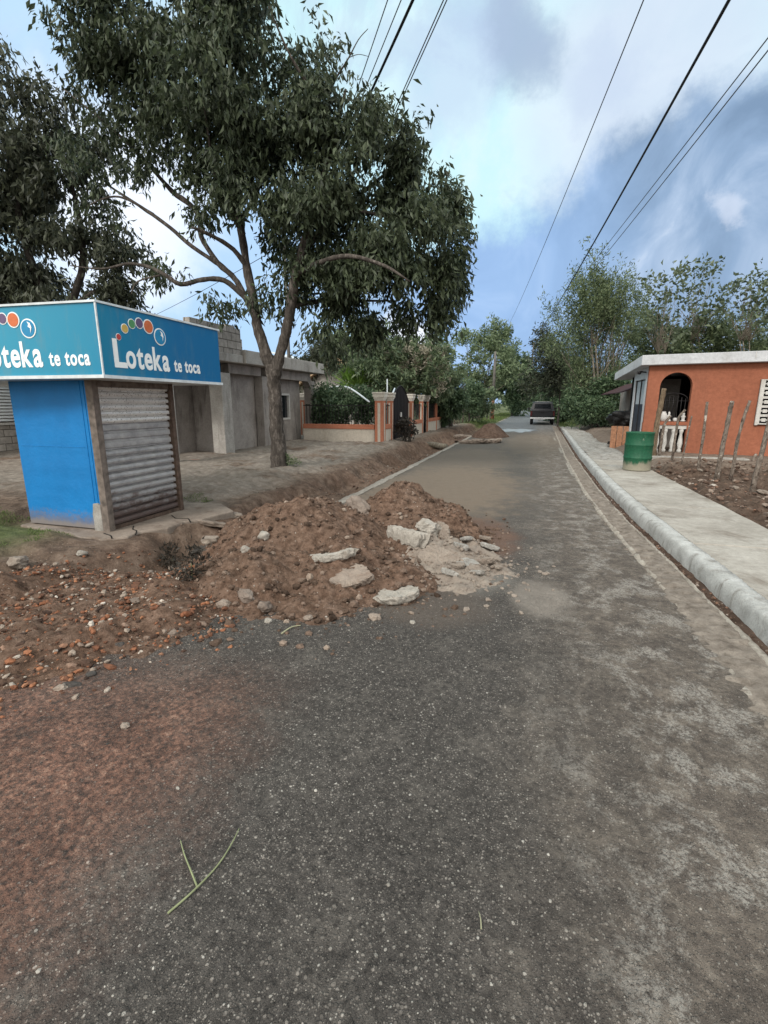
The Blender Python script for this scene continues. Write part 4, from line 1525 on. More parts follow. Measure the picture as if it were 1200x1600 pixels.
# ------------------------------------------------------------------ garden wall with pillars, gates
def build_garden():
    g = thing('garden_wall', 'low cream garden wall with orange pillars, white capitals and dark railings', 'garden wall', (-5.4, 17.3, .1))
    ox, oy, oz = -5.4, 17.3, .1

    def W_(px, py):                       # ground point seen at the wall's foot
        return GP(px, py, .12)

    def bx(m, a, c):
        m.box((a[0] - ox, a[1] - oy, a[2] - oz), (c[0] - ox, c[1] - oy, c[2] - oz))

    # positions along the road front (X constant) found from the photograph's columns
    XF = -5.35
    def yf(px):
        r, _ = pray(px, 660)
        return r.y * XF / r.x
    panels, cop, rail = MB(), MB(), MB()

    def run(a, c, horizontal=True, z=.86, name=None):
        """wall panel + coping + railing between two points"""
        x0, x1 = sorted((a[0], c[0]))
        y0, y1 = sorted((a[1], c[1]))
        along_y = (y1 - y0) > (x1 - x0)
        t = .07
        m = MB()
        m2, m3 = MB(), MB()
        if along_y:
            bx(m, (x0 - t, y0, 0), (x0 + t, y1, z - .15))
            bx(m2, (x0 - t - .03, y0, z - .15), (x0 + t + .03, y1, z + .02))
            n = int((y1 - y0) / .13)
            for i in range(1, n):
                yy = y0 + (y1 - y0) * i / n
                bx(m3, (x0 - .009, yy - .009, z + .02), (x0 + .009, yy + .009, 1.62))
            bx(m3, (x0 - .015, y0, 1.55), (x0 + .015, y1, 1.58))
        else:
            bx(m, (x0, y0 - t, 0), (x1, y0 + t, z - .15))
            bx(m2, (x0, y0 - t - .03, z - .15), (x1, y0 + t + .03, z + .02))
            n = int((x1 - x0) / .13)
            for i in range(1, n):
                xx = x0 + (x1 - x0) * i / n
                bx(m3, (xx - .009, y0 - .009, z + .02), (xx + .009, y0 + .009, 1.62))
            bx(m3, (x0, y0 - .015, 1.55), (x1, y0 + .015, 1.58))
        m.build('panel', 'cream_paint', g)
        m2.build('coping', 'garden_orange', g, bevel=.012)
        m3.build('railing', 'dark_iron', g)

    def pillar(x, y, w, h=1.74, capital=True, stripe=True):
        m = MB()
        bx(m, (x - w / 2, y - w / 2, -.1), (x + w / 2, y + w / 2, h))
        p = m.build('pillar', 'garden_orange', g, bevel=.01)
        if stripe:
            m = MB()
            q = w * .16
            bx(m, (x - q, y - w / 2 - .006, .12), (x + q, y - w / 2 - .001, h - .08))
            bx(m, (x + w / 2 + .001, y - q, .12), (x + w / 2 + .006, y + q, h - .08))
            m.build('inset', 'cream_paint', p)
        if capital:
            m = MB()
            for k, (e, za, zb) in enumerate(((.012, h, h + .06), (.035, h + .06, h + .12), (.06, h + .12, h + .24), (.08, h + .24, h + .30))):
                bx(m, (x - w / 2 - e, y - w / 2 - e, za), (x + w / 2 + e, y + w / 2 + e, zb))
            m.build('capital', 'capital_paint', p, bevel=.01)

    yc = 17.15
    # side panel facing the camera
    xl = -8.5
    run((xl, yc), (-5.62, yc))
    pillar(-5.42, yc, .32)
    y1, y2, y3, y5, y6, y7 = (yf(q) for q in (609.5, 639, 658, 666, 680, 691))
    pillar(XF, y1, .2)
    run((XF, yc + .16), (XF, y1 - .1))
    pillar(XF, y2, .32)
    pillar(XF, y3, .2)
    run((XF, y2 + .16), (XF, y3 - .1))
    pillar(XF, y5, .2)
    run((XF, y5 + .1), (XF, y6 - .09))
    pillar(XF, y6, .18, 1.62, False, False)
    run((XF, y6 + .09), (XF, y7 - .09))
    pillar(XF, y7, .18, 1.62, False, False)
    # inner pillars behind the railings
    r_, _ = pray(475, 650)
    pillar(r_.x / r_.y * 20.2, 20.2, .24, 1.78)

    # gates: arched double gate and narrow one
    def gate(name, label, ya, yb, arched):
        o = thing(name, label, 'gate', (XF, (ya + yb) / 2, .1))
        L = yb - ya
        m = MB()
        N = 14
        top = lambda u: 1.62 + (.62 * math.sin(math.pi * u) if arched else 0)
        pts = [(-L / 2, .06)] + [(L / 2, .06)] + [(L / 2 - L * i / N, top(1 - i / N)) for i in range(N + 1)]
        m.prism(pts, 'x', -.012, .012)
        m.build('leaf_panel', 'gate_iron', o)
        m = MB()
        for i in range(1, 12):
            yy = -L / 2 + L * i / 12
            m.tube([(.022, yy, .08), (.022, yy, top(i / 12) - .02)], .009, 6)
        m.tube([(.026, -L / 2, .7), (.026, L / 2, .7)], .018, 6)
        m.tube([(.026, -L / 2, .12), (.026, L / 2, .12)], .018, 6)
        m.tube([(.02, -L / 2 + L * i / N, top(i / N)) for i in range(N + 1)], .022, 6)
        m.build('bars', 'dark_iron', o)
        if arched:
            m = MB()
            m.tube([(-.05, -L / 2 + .1, 1.72), (-.05, -L / 2 + .7, 2.12)], .035, 6)
            m.build('brace', 'white_tin', o)
            m = MB()
            m.box((.02, -.07, 1.0), (.06, .07, 1.18))
            m.build('lock', 'clay_pot', o)
    gate('metal_gate', 'tall dark arched metal gate between two capped orange pillars', y1 + .11, y2 - .17, True)
    gate('metal_gate', 'narrow dark metal gate squeezed between slim capped pillars', y3 + .11, y5 - .11, False)
    # white curved pipe over the garden and a thin mast
    m = MB()
    a, c = AD(515, 606, 23), AD(577, 628, 18.4)
    mid = (a + c) / 2 + Vector((0, 0, .28))
    m.tube(smooth_path([tuple(a), tuple(mid), tuple(c)], 6), .035, 8)
    tag(m.build('curved_pipe', 'white_tin'), 'curved whitish pipe arching over the garden behind the cream wall', 'pipe')
    m = MB()
    a = AD(605, 592, 19.2)
    m.tube([(a.x, a.y, 1.0), tuple(a)], .025, 6)
    tag(m.build('mast', 'white_tin'), 'thin white mast rising behind the capped pillars', 'mast')
    # dark scruffy bush before the gate
    p = onsurf(636, 690)
    t = thing('scruffy_bush', 'dark scruffy bush on thin stems in front of the arched gate', 'bush', p)
    m = MB()
    for i in range(6):
        a = i * 1.1
        m.tube([(.16 * math.cos(a), .16 * math.sin(a), -.05), (.1 * math.cos(a), .1 * math.sin(a), .25), (.2 * math.cos(a + .4), .2 * math.sin(a + .4), .6)], [.03, .02, .01], 6)
    m.build('stem', 'bark_dark', t)
    crown('foliage', t, (p.x, p.y, p.z), [((p.x, p.y, p.z + .52), (.34, .34, .28), 1)], 160, 9, .10, .45, 'leaf_dry', (0, 0, .3), .15, 1, .2, .04)
    # house in the garden: gable with tan barge boards
    b = AD(525, 640, 30)
    h = thing('garden_house', 'pale house with a pitched tan edged roof half hidden in the garden', 'house', (b.x, b.y, 0))
    m = MB()
    m.prism([(-2.4, 0), (2.4, 0), (2.4, 2.6), (0, 4.0), (-2.4, 2.6)], 'y', 0, 6)
    m.build('wall', 'grey_render_light', h)
    m = MB()
    for s_ in (-1, 1):
        m.prism([(s_ * 0, 4.02), (s_ * 3.0, 2.3), (s_ * 3.0, 2.6), (0, 4.32)], 'y', -.45, 6.4)
    m.build('roof', 'tan_trim', h)
    m = MB()
    m.box((-1.1, -.03, 1.0), (-.2, -.005, 2.0))
    m.build('window', 'dark_glass', h)
    # small white tin shed roof behind
    b = AD(473, 557, 33)
    t = thing('tin_shed', 'shed with a pale tin roof showing above the grey building', 'shed', (b.x, b.y, 0))
    m = MB()
    m.box((-1.6, -1.5, 0), (1.6, 1.5, b.z - .6))
    m.build('wall', 'grey_render_light', t)
    m = MB()
    m.add([(-1.9, -1.8, b.z + .3), (1.9, -1.8, b.z - .7), (1.9, 1.8, b.z - .7), (-1.9, 1.8, b.z + .3), (-1.9, -1.8, b.z + .24), (1.9, -1.8, b.z - .76), (1.9, 1.8, b.z - .76), (-1.9, 1.8, b.z + .24)],
          [(0, 1, 2, 3), (7, 6, 5, 4), (0, 4, 5, 1), (1, 5, 6, 2), (2, 6, 7, 3), (3, 7, 4, 0)])
    m.build('roof', 'white_tin', t)


build_garden()

# ------------------------------------------------------------------ orange house on the right
class HB(MB):
    """the house has a skewed plan: its side wall runs along the road, its front does not"""
    def build(s, *a, **k):
        s.v = [(x - .158 * y, y, z) for x, y, z in s.v]
        return MB.build(s, *a, **k)


def build_house():
    c = Vector((3.03, 15.95, .2))
    rz = -R(9)
    h = thing('house', 'orange house with a white flat roof edge, arched opening and breeze block panel', 'house', c, rz)
    H = 2.5
    Lx = 9.0

    def loc(px, py):                       # pixel on the front wall -> local x, z
        r, _ = pray(px, py)
        n = Vector((math.sin(rz) * -1, math.cos(rz), 0))
        o = Vector((0, 0, CAMH))
        t = (c - o).dot(n) / r.dot(n)
        p = o + r * t - c
        return p.x * math.cos(rz) + p.y * math.sin(rz), p.z

    ax0, _ = loc(1027, 640)
    ax1, _ = loc(1077, 640)
    _, atop = loc(1055, 582)
    _, sill = loc(1050, 659)
    m = HB()
    th = .15
    m.box((0, 0, -.3), (ax0, th, H))
    m.box((ax1, 0, -.3), (Lx, th, H))
    m.box((ax0, 0, -.3), (ax1, th, -.02))
    rr = (ax1 - ax0) / 2
    cx = (ax0 + ax1) / 2
    spring = atop - rr * .95
    N = 16
    for i in range(N):
        a0, a1 = math.pi * (1 - i / N), math.pi * (1 - (i + 1) / N)
        x0, x1 = cx + rr * math.cos(a0), cx + rr * math.cos(a1)
        za, zb = spring + rr * .95 * math.sin(a0), spring + rr * .95 * math.sin(a1)
        m.prism([(x0, za), (x1, zb), (x1, H), (x0, H)], 'y', 0, th)
    m.build('front_wall', 'house_orange', h)
    # dark plinth stain strip
    m = HB()
    m.box((ax1 + .1, -.012, -.3), (Lx, -.001, .03))
    m.build('plinth', 'grey_render', h)
    # porch interior behind the arch, its shade painted on as near black
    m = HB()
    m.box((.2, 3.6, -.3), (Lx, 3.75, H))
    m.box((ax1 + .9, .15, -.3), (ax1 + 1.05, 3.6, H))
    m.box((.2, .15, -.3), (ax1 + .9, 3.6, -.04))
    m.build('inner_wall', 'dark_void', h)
    # arch grille
    m = HB()
    for i in range(1, 8):
        x = lerp(ax0, ax1, i / 8)
        m.tube([(x, .08, sill + .06), (x, .08, sill + .60 + .12 * math.sin(math.pi * i / 8))], .011, 6)
    m.tube([(ax0, .08, sill + .58), (ax1, .08, sill + .58)], .012, 6)
    m.tube([(ax0, .08, sill + .12), (ax1, .08, sill + .12)], .014, 6)
    m.tube([(cx + .35 * math.cos(a), .08, sill + .6 + .2 * math.sin(a)) for a in np.linspace(0, math.pi, 9)], .012, 6)
    m.build('grille', 'dark_iron', h)
    # balustrade
    m = HB()
    m.box((ax0, .0, sill - .10), (ax1, .18, sill + .0))
    m.build('rail', 'house_orange', h, bevel=.01)
    m = HB()
    m.box((ax0, .03, sill - .20), (ax1, .16, sill - .10))
    m.build('rail_base', 'white_trim', h)
    m = HB()
    m.box((ax0, .03, -.02), (ax1, .16, .06))
    m.build('rail_base', 'white_trim', h)
    for i in range(4):
        x = lerp(ax0, ax1, (i + .5) / 4)
        m = HB()
        z0, z1 = .06, sill - .20
        L = z1 - z0
        m.lathe([(.055, z0), (.06, z0 + .1 * L), (.035, z0 + .16 * L), (.07, z0 + .38 * L), (.06, z0 + .5 * L), (.035, z0 + .8 * L), (.055, z0 + .88 * L), (.06, z1)], 14, (x, .095, 0))
        m.build('baluster', 'white_trim', h)
    # breeze block panel
    bx0, bz0 = loc(1177, 664)
    _, bz1 = loc(1190, 594)
    rows, cols = 5, 5
    bw = (bz1 - bz0) / rows
    m = HB()
    m.box((bx0, -.03, bz0), (bx0 + cols * bw + .06, -.008, bz1 + .02))
    bp = m.build('breeze_blocks', 'dark_void', h)
    m = HB()
    t = bw * .13

    def bar(x0, z0, x1, z1):
        m.box((x0, -.075, z0), (x1, -.029, z1))
    X1 = bx0 + cols * bw + .06
    bar(bx0, bz0, bx0 + .06, bz1 + .02)
    for i in range(cols):
        for j in range(rows):
            x, z = bx0 + .06 + i * bw, bz0 + j * bw + .02
            b = bw * .998
            bar(x, z, x + b, z + t)
            bar(x, z + b - t, x + b, z + b)
            bar(x, z + t, x + t, z + b - t)
            bar(x + b - t, z + t, x + b, z + b - t)
            k = b * .31
            bar(x + k, z + k, x + b - k, z + b - k)
            bar(x + t, z + b * .44, x + k, z + b * .56)
            bar(x + b - k, z + b * .44, x + b - t, z + b * .56)
    m.build('lattice', 'white_trim', bp)
    # white side wall along the road with a door
    y1, y2 = .42, 1.95
    m = HB()
    m.box((0, th, -.3), (.14, y1, H))
    m.box((0, y2, -.3), (.14, y2 + .22, H))
    m.box((0, y1, 2.15), (.14, y2, H))
    m.build('side_wall', 'house_white', h)
    m = HB()
    m.box((-.012, .0, -.2), (-.001, th, .9))
    m.build('orange_foot', 'house_orange', h)
    m = HB()
    m.box((.05, y1, -.1), (.09, y2, 1.42))
    d = m.build('door', 'navy_door', h)
    m = HB()
    m.box((.06, y1 + .05, 1.42), (.08, y2 - .05, 2.12))
    m.build('glass', 'frosted_glass', d)
    m = HB()
    m.box((.03, (y1 + y2) / 2 - .02, -.1), (.1, (y1 + y2) / 2 + .02, 2.15))
    m.box((.03, y1, -.1), (.1, y1 + .04, 2.15))
    m.box((.03, y2 - .04, -.1), (.1, y2, 2.15))
    m.box((.03, y1 + .04, .42), (.049, y2 - .04, .46))
    m.build('frame', 'dark_iron', d)
    m = HB()
    m.tube([(-.02, .3, 2.33), (-.2, .3, 2.35)], .02, 8)
    m.lathe([(.01, 0), (.05, .02), (.06, .09)], 10, (-.2, .3, 2.27))
    m.build('lamp', 'dark_iron', h)
    # rest of the side, set back
    m = HB()
    m.box((1.15, y2 + .22, -.3), (1.3, 12.5, H - .3))
    m.box((0.14, y2 + .1, -.3), (1.3, y2 + .22, H - .3))
    m.build('side_wall', 'grey_render', h)
    for yy, xx in ((3.0, .50), (3.75, .55)):
        m = HB()
        m.box((xx, yy, -.2), (xx + .13, yy + .15, 2.2))
        m.build('porch_post', 'white_trim', h)
    # roof
    m = HB()
    yr = 4.7
    vs = [(-.26, -.22, H + .001), (Lx, -.22, H + .001), (Lx, yr, H + .001), (-.26, yr, H - .20),
          (-.26, -.22, H + .27), (Lx, -.22, H + .27), (Lx, yr, H + .27), (-.26, yr, H + .06)]
    m.add(vs, [(3, 2, 1, 0), (4, 5, 6, 7), (0, 1, 5, 4), (1, 2, 6, 5), (2, 3, 7, 6), (3, 0, 4, 7)])
    r = m.build('roof', 'house_white', h, bevel=.01)
    for xx in (2.35, 4.1, 6.0):
        m = HB()
        m.box((xx, -.235, H + .10), (xx + .012, -.221, H + .26))
        m.build('drip_stain', 'clay_pot', r)
    m = HB()
    m.lathe([(.06, 0), (.05, .09), (.02, .1)], 10, (2.9, -.24, H + .13))
    m.build('spout', 'dark_iron', r)
    m = HB()
    m.add([(1.1, 2.4, H - .16), (1.1, 11.0, H - .16), (.05, 11.0, H - .62), (.05, 4.9, H - .62), (1.1, 2.4, H - .20), (1.1, 11.0, H - .20), (.05, 11.0, H - .66), (.05, 4.9, H - .66)],
          [(0, 1, 2, 3), (7, 6, 5, 4), (0, 3, 7, 4), (3, 2, 6, 7), (2, 1, 5, 6), (1, 0, 4, 5)])
    m.build('awning', 'awning_maroon', h)

    # things on and round the porch
    def at(x, y, z):
        cr, sr = math.cos(rz), math.sin(rz)
        x -= .158 * y
        return Vector((c.x + x * cr - y * sr, c.y + x * sr + y * cr, c.z + z))
    m = MB()
    m.lathe([(.07, 0), (.10, .10), (.09, .2), (.05, .26), (.055, .28)], 14)
    o = m.build('vase', 'clay_pot')
    o.location = at(ax0 + .2, .1, sill + .005)
    tag(o, 'pale rounded vase standing on the left of the arch balustrade', 'vase')
    for i, (q, s_, lab) in enumerate(((.42, .9, 'white small statue bust on the balustrade under the arch'), (.63, .6, 'small whitish pot in the middle of the arch balustrade'), (.88, .85, 'white pot with a knob lid at the right of the arch balustrade'))):
        m = MB()
        m.lathe([(.06, 0), (.085, .03), (.045, .07), (.07, .14), (.075, .17), (.03, .22), (.045, .26), (.01, .31)] if i != 1 else [(.07, 0), (.1, .06), (.09, .14), (.06, .18)], 12)
        o = m.build(['statue', 'pot', 'pot'][i], 'clay_pot')
        o.scale = (s_,) * 3
        o.location = at(lerp(ax0, ax1, q), .1, sill + .005)
        tag(o, lab, ['statue', 'pot', 'pot'][i])
    # timber boxes and a dark plastic cover by the porch
    b = thing('timber_bench', 'orange timber bench front below the black plastic cover by the porch', 'bench', at(.1, 3.2, -.2), rz)
    m = MB()
    for i in range(5):
        m.box((i * .2 - .5, 0, 0), (i * .2 - .32, .05, .85))
    m.build('boards', 'orange_timber', b)
    m = MB()
    m.box((-.5, .05, .3), (.5, .6, .36))
    m.build('seat', 'orange_timber', b)
    m = MB()
    m.rock((0, 0, 0), (.62, .45, .33), 5, 4, .4, Euler((0, 0, .3)).to_matrix(), .8, 2.2)
    o = m.build('plastic_cover', 'black_plastic')
    for q in o.data.polygons:
        q.use_smooth = True
    o.location = at(.1, 3.6, .92)
    tag(o, 'crumpled black plastic cover heaped on the timber bench by the porch', 'plastic cover')
    # broom
    p = GP(958, 694, .16)
    br = thing('broom', 'broom with a red collar and dark bristles leaning by the path', 'broom', p)
    m = MB()
    m.tube([(.02, 0, .18), (.35, .5, 1.25)], .016, 8)
    m.build('handle', 'plank_wood', br)
    m = MB()
    m.tube([(0, 0, .10), (.03, .02, .26)], [.05, .022], 10)
    m.build('collar', 'broom_red', br)
    m = MB()
    m.box((-.2, -.05, 0), (.16, .05, .10), .012)
    m.build('bristles', 'rubber', br)
    # bucket-like white thing by the bench
    m = MB()
    m.lathe([(.10, 0), (.14, .26), (.15, .27), (.13, .26), (.10, .04)], 16)
    o = m.build('bucket', 'clay_pot')
    o.location = GP(972, 681, .2)
    tag(o, 'pale bucket on the bare ground next to the timber bench', 'bucket')
    # burnt stub against the wall
    m = MB()
    a, b2 = GP(1176, 721, .22), Vector((0, 0, 0))
    q = AD(1186, 693, a.x * SA + a.y * CA)
    m.tube(smooth_path([(a.x, a.y, a.z, .03), (lerp(a.x, q.x, .5) + .03, a.y, lerp(a.z, q.z, .5), .04), (q.x, q.y, q.z, .035)], 4) and [(a.x, a.y, a.z), (lerp(a.x, q.x, .5) + .03, lerp(a.y, q.y, .5), lerp(a.z, q.z, .5)), tuple(q)], [.03, .045, .04], 8, True, .4)
    tag(m.build('stump', 'stake_wood'), 'short blackened stump with white bark patches at the orange wall', 'stump')


build_house()


# ------------------------------------------------------------------ drum, fence stakes
def build_right_small():
    p = GP(994, 734, .15)
    m = MB()
    r, H = .29, .86
    prof = [(r - .03, 0), (r, .005), (r + .006, .015), (r, .03)]
    for zz in (.29, .58):
        prof += [(r, zz - .03), (r + .008, zz - .015), (r + .012, zz), (r + .008, zz + .015), (r, zz + .03)]
    prof += [(r, H - .025), (r + .008, H - .012), (r + .004, H), (r - .012, H), (r - .015, H - .03), (r - .015, .05)]
    d = thing('drum', 'green steel drum with a worn beige foot standing on the sidewalk', 'drum', p)
    m.lathe(prof, 40)
    m.build('body', 'drum_paint', d)
    m = MB()
    m.lathe([(.27, .0), (.27, .5)], 24)
    m.build('filling', 'dark_void', d)

    def stake(label, pts, r, mat='stake_wood', board=False):
        """pts: pixels from foot to top; the foot's distance fixes the depth, with a slight lean"""
        z0 = .08
        b = GP(*pts[0], z0)
        d0 = -b.x * -SA + b.y * CA
        q = [Vector((b.x, b.y, b.z - .12))] + [AD(a, c, d0 - .06 * i) for i, (a, c) in enumerate(pts)]
        pp = smooth_path([tuple(v) for v in q], 6)
        n = len(pp)
        m = MB()
        if board:
            ra = [r] * n
        else:
            ra = [r * (1.05 - .3 * i / n) * (1 + .18 * mn.noise(Vector((i * .9, pts[0][0], 0)))) for i in range(n)]
        loc = Vector((b.x, b.y, 0))
        m.tube([tuple(Vector(v) - loc) for v in pp], ra, 9, True, .35)
        o = m.build('stake', mat)
        o.location = loc
        return tag(o, label, 'stake', 'wooden stakes of the yard fence')
    stake('thick weathered sawn post leaning behind the drum, tallest and nearest to it', [(1019, 735), (1024, 680), (1033, 630), (1038, 607)], .075, 'plank_wood')
    stake('short board stub between the drum and the house corner', [(1004, 720), (1010, 672), (1017, 651)], .055, 'plank_wood')
    stake('crooked grey stake with pale tufts in front of the arch balustrade, left one', [(1026, 735), (1031, 705), (1036, 672), (1040, 660), (1048, 650)], .038)
    stake('forked pale stake in front of the arch with a tip bent to the right', [(1047, 745), (1052, 705), (1057, 672), (1061, 652), (1071, 640)], .033)
    stake('thin straight grey stick just right of the arch', [(1060, 755), (1067, 715), (1076, 672), (1081, 650)], .022)
    stake('mottled straight stake with pale rings against the orange wall', [(1087, 765), (1092, 725), (1099, 680), (1105, 628)], .033)
    stake('thin short stick just behind the mottled ringed stake', [(1087, 715), (1092, 695), (1099, 660)], .022)
    stake('thick stake with an orange cut knob at its top', [(1117, 778), (1122, 735), (1132, 685), (1141, 640), (1144, 628)], .048)
    stake('bent stake with peeling white bark and a kink near its foot', [(1134, 782), (1140, 755), (1147, 722), (1152, 690), (1163, 650), (1172, 626)], .034)
    stake('pale branch stub crossing low over the bent peeling stake', [(1128, 752), (1138, 745), (1147, 737)], .03)
    stake('tall plain grey stake nearest the right edge of the view', [(1167, 808), (1178, 755), (1191, 705), (1204, 650)], .045)
    # pale flat stone and scraps in the yard
    for i, (px, py, s_, lab) in enumerate(((1192, 770, .14, 'flat pale stone in the dug yard behind the rightmost stake'), (1150, 762, .08, 'pale stone in the dug soil between the bent and tall stakes'), (1095, 735, .09, 'pale stone in the yard behind the mottled stake'))):
        p = onsurf(px, py)
        m = MB()
        m.rock((0, 0, 0), (s_, s_ * .6, s_ * .35), 300 + i, 3, .35)
        o = m.build('yard_stone', 'dusty_chunk')
        o.location = p
        tag(o, lab, 'stone')
    # concrete edging before the house
    m = MB()
    a, b = GP(1062, 716, .2), GP(1140, 722, .2)
    m.box((2.95, 14.5, .05), (5.3, 14.85, .26))
    tag(m.build('house_step', 'rough_concrete', bevel=.02), 'low concrete step strip in front of the orange house', 'step')


build_right_small()


# ------------------------------------------------------------------ pickup truck
def build_truck():
    t = thing('pickup_truck', 'dark pickup truck with a white rear bumper parked on the road, seen from behind', 'pickup truck', (.50, 40.0, 0))
    W_ = .86
    t.scale = (1.06, 1.06, 1.06)

    def wx(z):
        return W_ - max(0, z - 1.08) * .30
    # lower body and bed
    m = MB()
    for s_ in (-1, 1):
        a, b = sorted((s_ * .70, s_ * W_))
        m.box((a, .02, .52), (b, 1.75, 1.06))
    m.box((-.70, .1, .52), (.70, 1.75, .62))
    m.prism([(1.75, .45), (4.9, .42), (5.0, .7), (4.9, .95), (3.6, 1.06), (1.75, 1.06)], 'x', -W_, W_)
    m.build('body', 'truck_paint', t, bevel=.03)
    m = MB()
    m.box((-.70, .0, .62), (.70, .05, 1.05))
    tg = m.build('tailgate', 'truck_paint', t, bevel=.015)
    m = MB()
    m.box((-.12, -.02, .86), (.12, .0, .93))
    m.build('handle', 'rubber', tg)
    # cab with a tapering glasshouse
    prof = [(1.78, 1.06), (1.92, 1.55), (2.05, 1.66), (3.0, 1.64), (3.55, 1.08)]
    m = MB()
    vs = [(-wx(z), y, z) for y, z in prof] + [(wx(z), y, z) for y, z in prof]
    n = len(prof)
    m.add(vs, [tuple(range(n)), tuple(range(2 * n - 1, n - 1, -1))] + [((i + 1) % n, i, i + n, (i + 1) % n + n) for i in range(n)])
    cab = m.build('cab', 'truck_paint', t, bevel=.02)
    m = MB()
    m.add([(-.62, 1.80, 1.14), (.62, 1.80, 1.14), (.56, 1.895, 1.50), (-.56, 1.895, 1.50)], [(0, 1, 2, 3)])
    m.build('rear_window', 'dark_glass', cab)
    m = MB()
    m.box((-.55, 2.1, 1.662), (.55, 2.9, 1.69))  # thin bright plate added to stand in for the roof's highlight
    m.build('roof_highlight', 'chrome', cab)
    m = MB()
    m.box((-.84, -.14, .44), (.84, .0, .55))
    bp = m.build('bumper', 'truck_white', t, bevel=.02)
    m = MB()
    m.box((-.18, -.172, .44), (.18, -.161, .54))
    m.build('number_plate', 'chrome', bp)
    m = MB()
    m.box((-.3, -.13, .34), (.4, -.05, .37))
    m.build('tow_bar', 'rubber', bp)
    for s_ in (-1, 1):
        m = MB()
        a, b = sorted((s_ * .72, s_ * .85))
        m.box((a, -.012, .66), (b, .02, 1.0))
        m.build('tail_light', 'lamp_red', t)
        m = MB()
        m.box((s_ * 1.0 - .10, 3.0, 1.08), (s_ * 1.0 + .10, 3.08, 1.22))
        a, b = sorted((s_ * .84, s_ * .92))
        m.box((a, 3.02, 1.10), (b, 3.06, 1.15))
        m.build('wing_mirror', 'rubber', t, bevel=.01)
    for y in (.95, 4.1):
        for s_ in (-1, 1):
            m = MB()
            prof = [(.0, -.1), (.30, -.1), (.34, -.07), (.34, .07), (.30, .1), (.0, .1)]
            q = MB()
            q.lathe(prof, 22)
            m.add([(v[2] + s_ * .74, v[0] + y, v[1] + .34) for v in q.v], q.f, True)
            w = m.build('wheel', 'rubber', t)
            m = MB()
            q = MB()
            q.lathe([(0, -.01), (.17, -.01), (.19, .01), (0, .02)], 16)
            m.add([(v[2] + s_ * .84, v[0] + y, v[1] + .34) for v in q.v], q.f, True)
            m.build('rim', 'chrome', w)


build_truck()


# ------------------------------------------------------------------ poles and wires
def build_wires():
    b = GP(769, 654.5, .1)
    d = b.x * SA + b.y * CA
    p = thing('utility_pole', 'tall grey utility pole with an orange painted foot in front of the trees', 'utility pole', (b.x, b.y, 0))
    top = AD(772, 545, d).z
    m = MB()
    m.tube([(0, 0, 1.9), (0, 0, 4.5), (.0, 0, top)], [.15, .13, .10], 10)
    m.build('shaft', 'pole_wood', p)
    m = MB()
    m.tube([(0, 0, -.2), (0, 0, 1.9)], [.2, .155], 10)
    m.build('painted_foot', 'pole_band', p)
    # far pole on the right, mostly inside the trees
    f = AD(829, 610, 95)
    p2 = thing('utility_pole', 'slim far utility pole where the cables meet above the road trees', 'utility pole', (f.x, f.y, 0))
    ft = AD(829, 535, 95)
    m = MB()
    m.tube([(0, 0, -.2), (0, 0, ft.z)], [.18, .11], 8)
    m.build('shaft', 'pole_wood', p2)

    def wire(label, a, b, r, mat, sag=.0, ext=.6, group=None, name='power_cable'):
        A, B = AD(*a), AD(*b)
        A2 = A + (A - B) * ext
        pts = []
        n = 40
        for i in range(n + 1):
            u = i / n
            q = A2.lerp(B, u)
            q.z -= sag * 4 * u * (1 - u)
            pts.append(tuple(q - B))
        m = MB()
        m.tube(pts, r, 6)
        o = m.build(name, mat)
        o.location = B
        return tag(o, label, 'cable', group)
    wire('thick black cable sagging over the right lane of the road', (1127, 0, 9.0), (826, 530, 95), .026, 'cable_black', 1.3, .05)
    wire('thin lone cable left of the thick black one over the road', (1001, 0, 12), (795, 507, 70), .013, 'cable_grey', .5, .1)
    wire('upper grey cable of the close pair over the orange house yard', (1202, 48, 10), (830, 528, 95), .012, 'cable_grey', .3, .1)
    wire('lower grey cable of the close pair over the orange house yard', (1205, 60, 10.3), (831, 533, 95), .013, 'cable_grey', .45, .1)
    # lines running to the left, behind the big crown, to a pole beside the grey building
    b = AD(453, 600, 30)
    tp = AD(453, 380, 30).z
    p3 = thing('utility_pole', 'utility pole hidden behind the leaning tree where the side cables end', 'utility pole', (b.x, b.y, 0))
    m = MB()
    m.tube([(0, 0, -.2), (0, 0, tp + .3)], [.11, .09], 8)
    m.build('shaft', 'pole_wood', p3)
    wire('thick dark cable going behind the top of the big crown', (626, 0, 9), (453, 385, 30), .022, 'cable_black', .5, .3)
    wire('thin grey cable farthest left beside the big crown top', (594, 0, 9), (453, 420, 30), .008, 'cable_grey', .4, .3)
    wire('thin grey cable between the farthest left one and the thick dark cable', (613, 0, 9), (453, 400, 30), .008, 'cable_grey', .4, .3)
    wire('left cable of the light pair meeting the right side of the big crown', (682, 0, 9), (453, 520, 30), .009, 'cable_grey', .3, .3)
    wire('right cable of the light pair meeting the right side of the big crown', (687, 0, 9), (453, 520, 30), .009, 'cable_grey', .3, .3)
    wire('thin service cable dropping behind the kiosk roof to the left', (305, 455, 17), (215, 505, 22), .008, 'cable_grey', .1, 1.2)


build_wires()


# ------------------------------------------------------------------ trees
def limb(m, pts, loc, k=4, n=8, wob=.25):
    """pts: (px, py, distance, radius)"""
    w = []
    for a, b, d, r in pts:
        v = AD(a, b, d) - loc
        w.append((v.x, v.y, v.z, r))
    out = []
    xyz = smooth_path([q[:3] for q in w], k)
    rr = [w[0][3]]
    for i in range(len(w) - 1):
        for j in range(k):
            rr.append(lerp(w[i][3], w[i + 1][3], (j + 1) / k))
    m.tube(xyz, rr, n, True, wob)


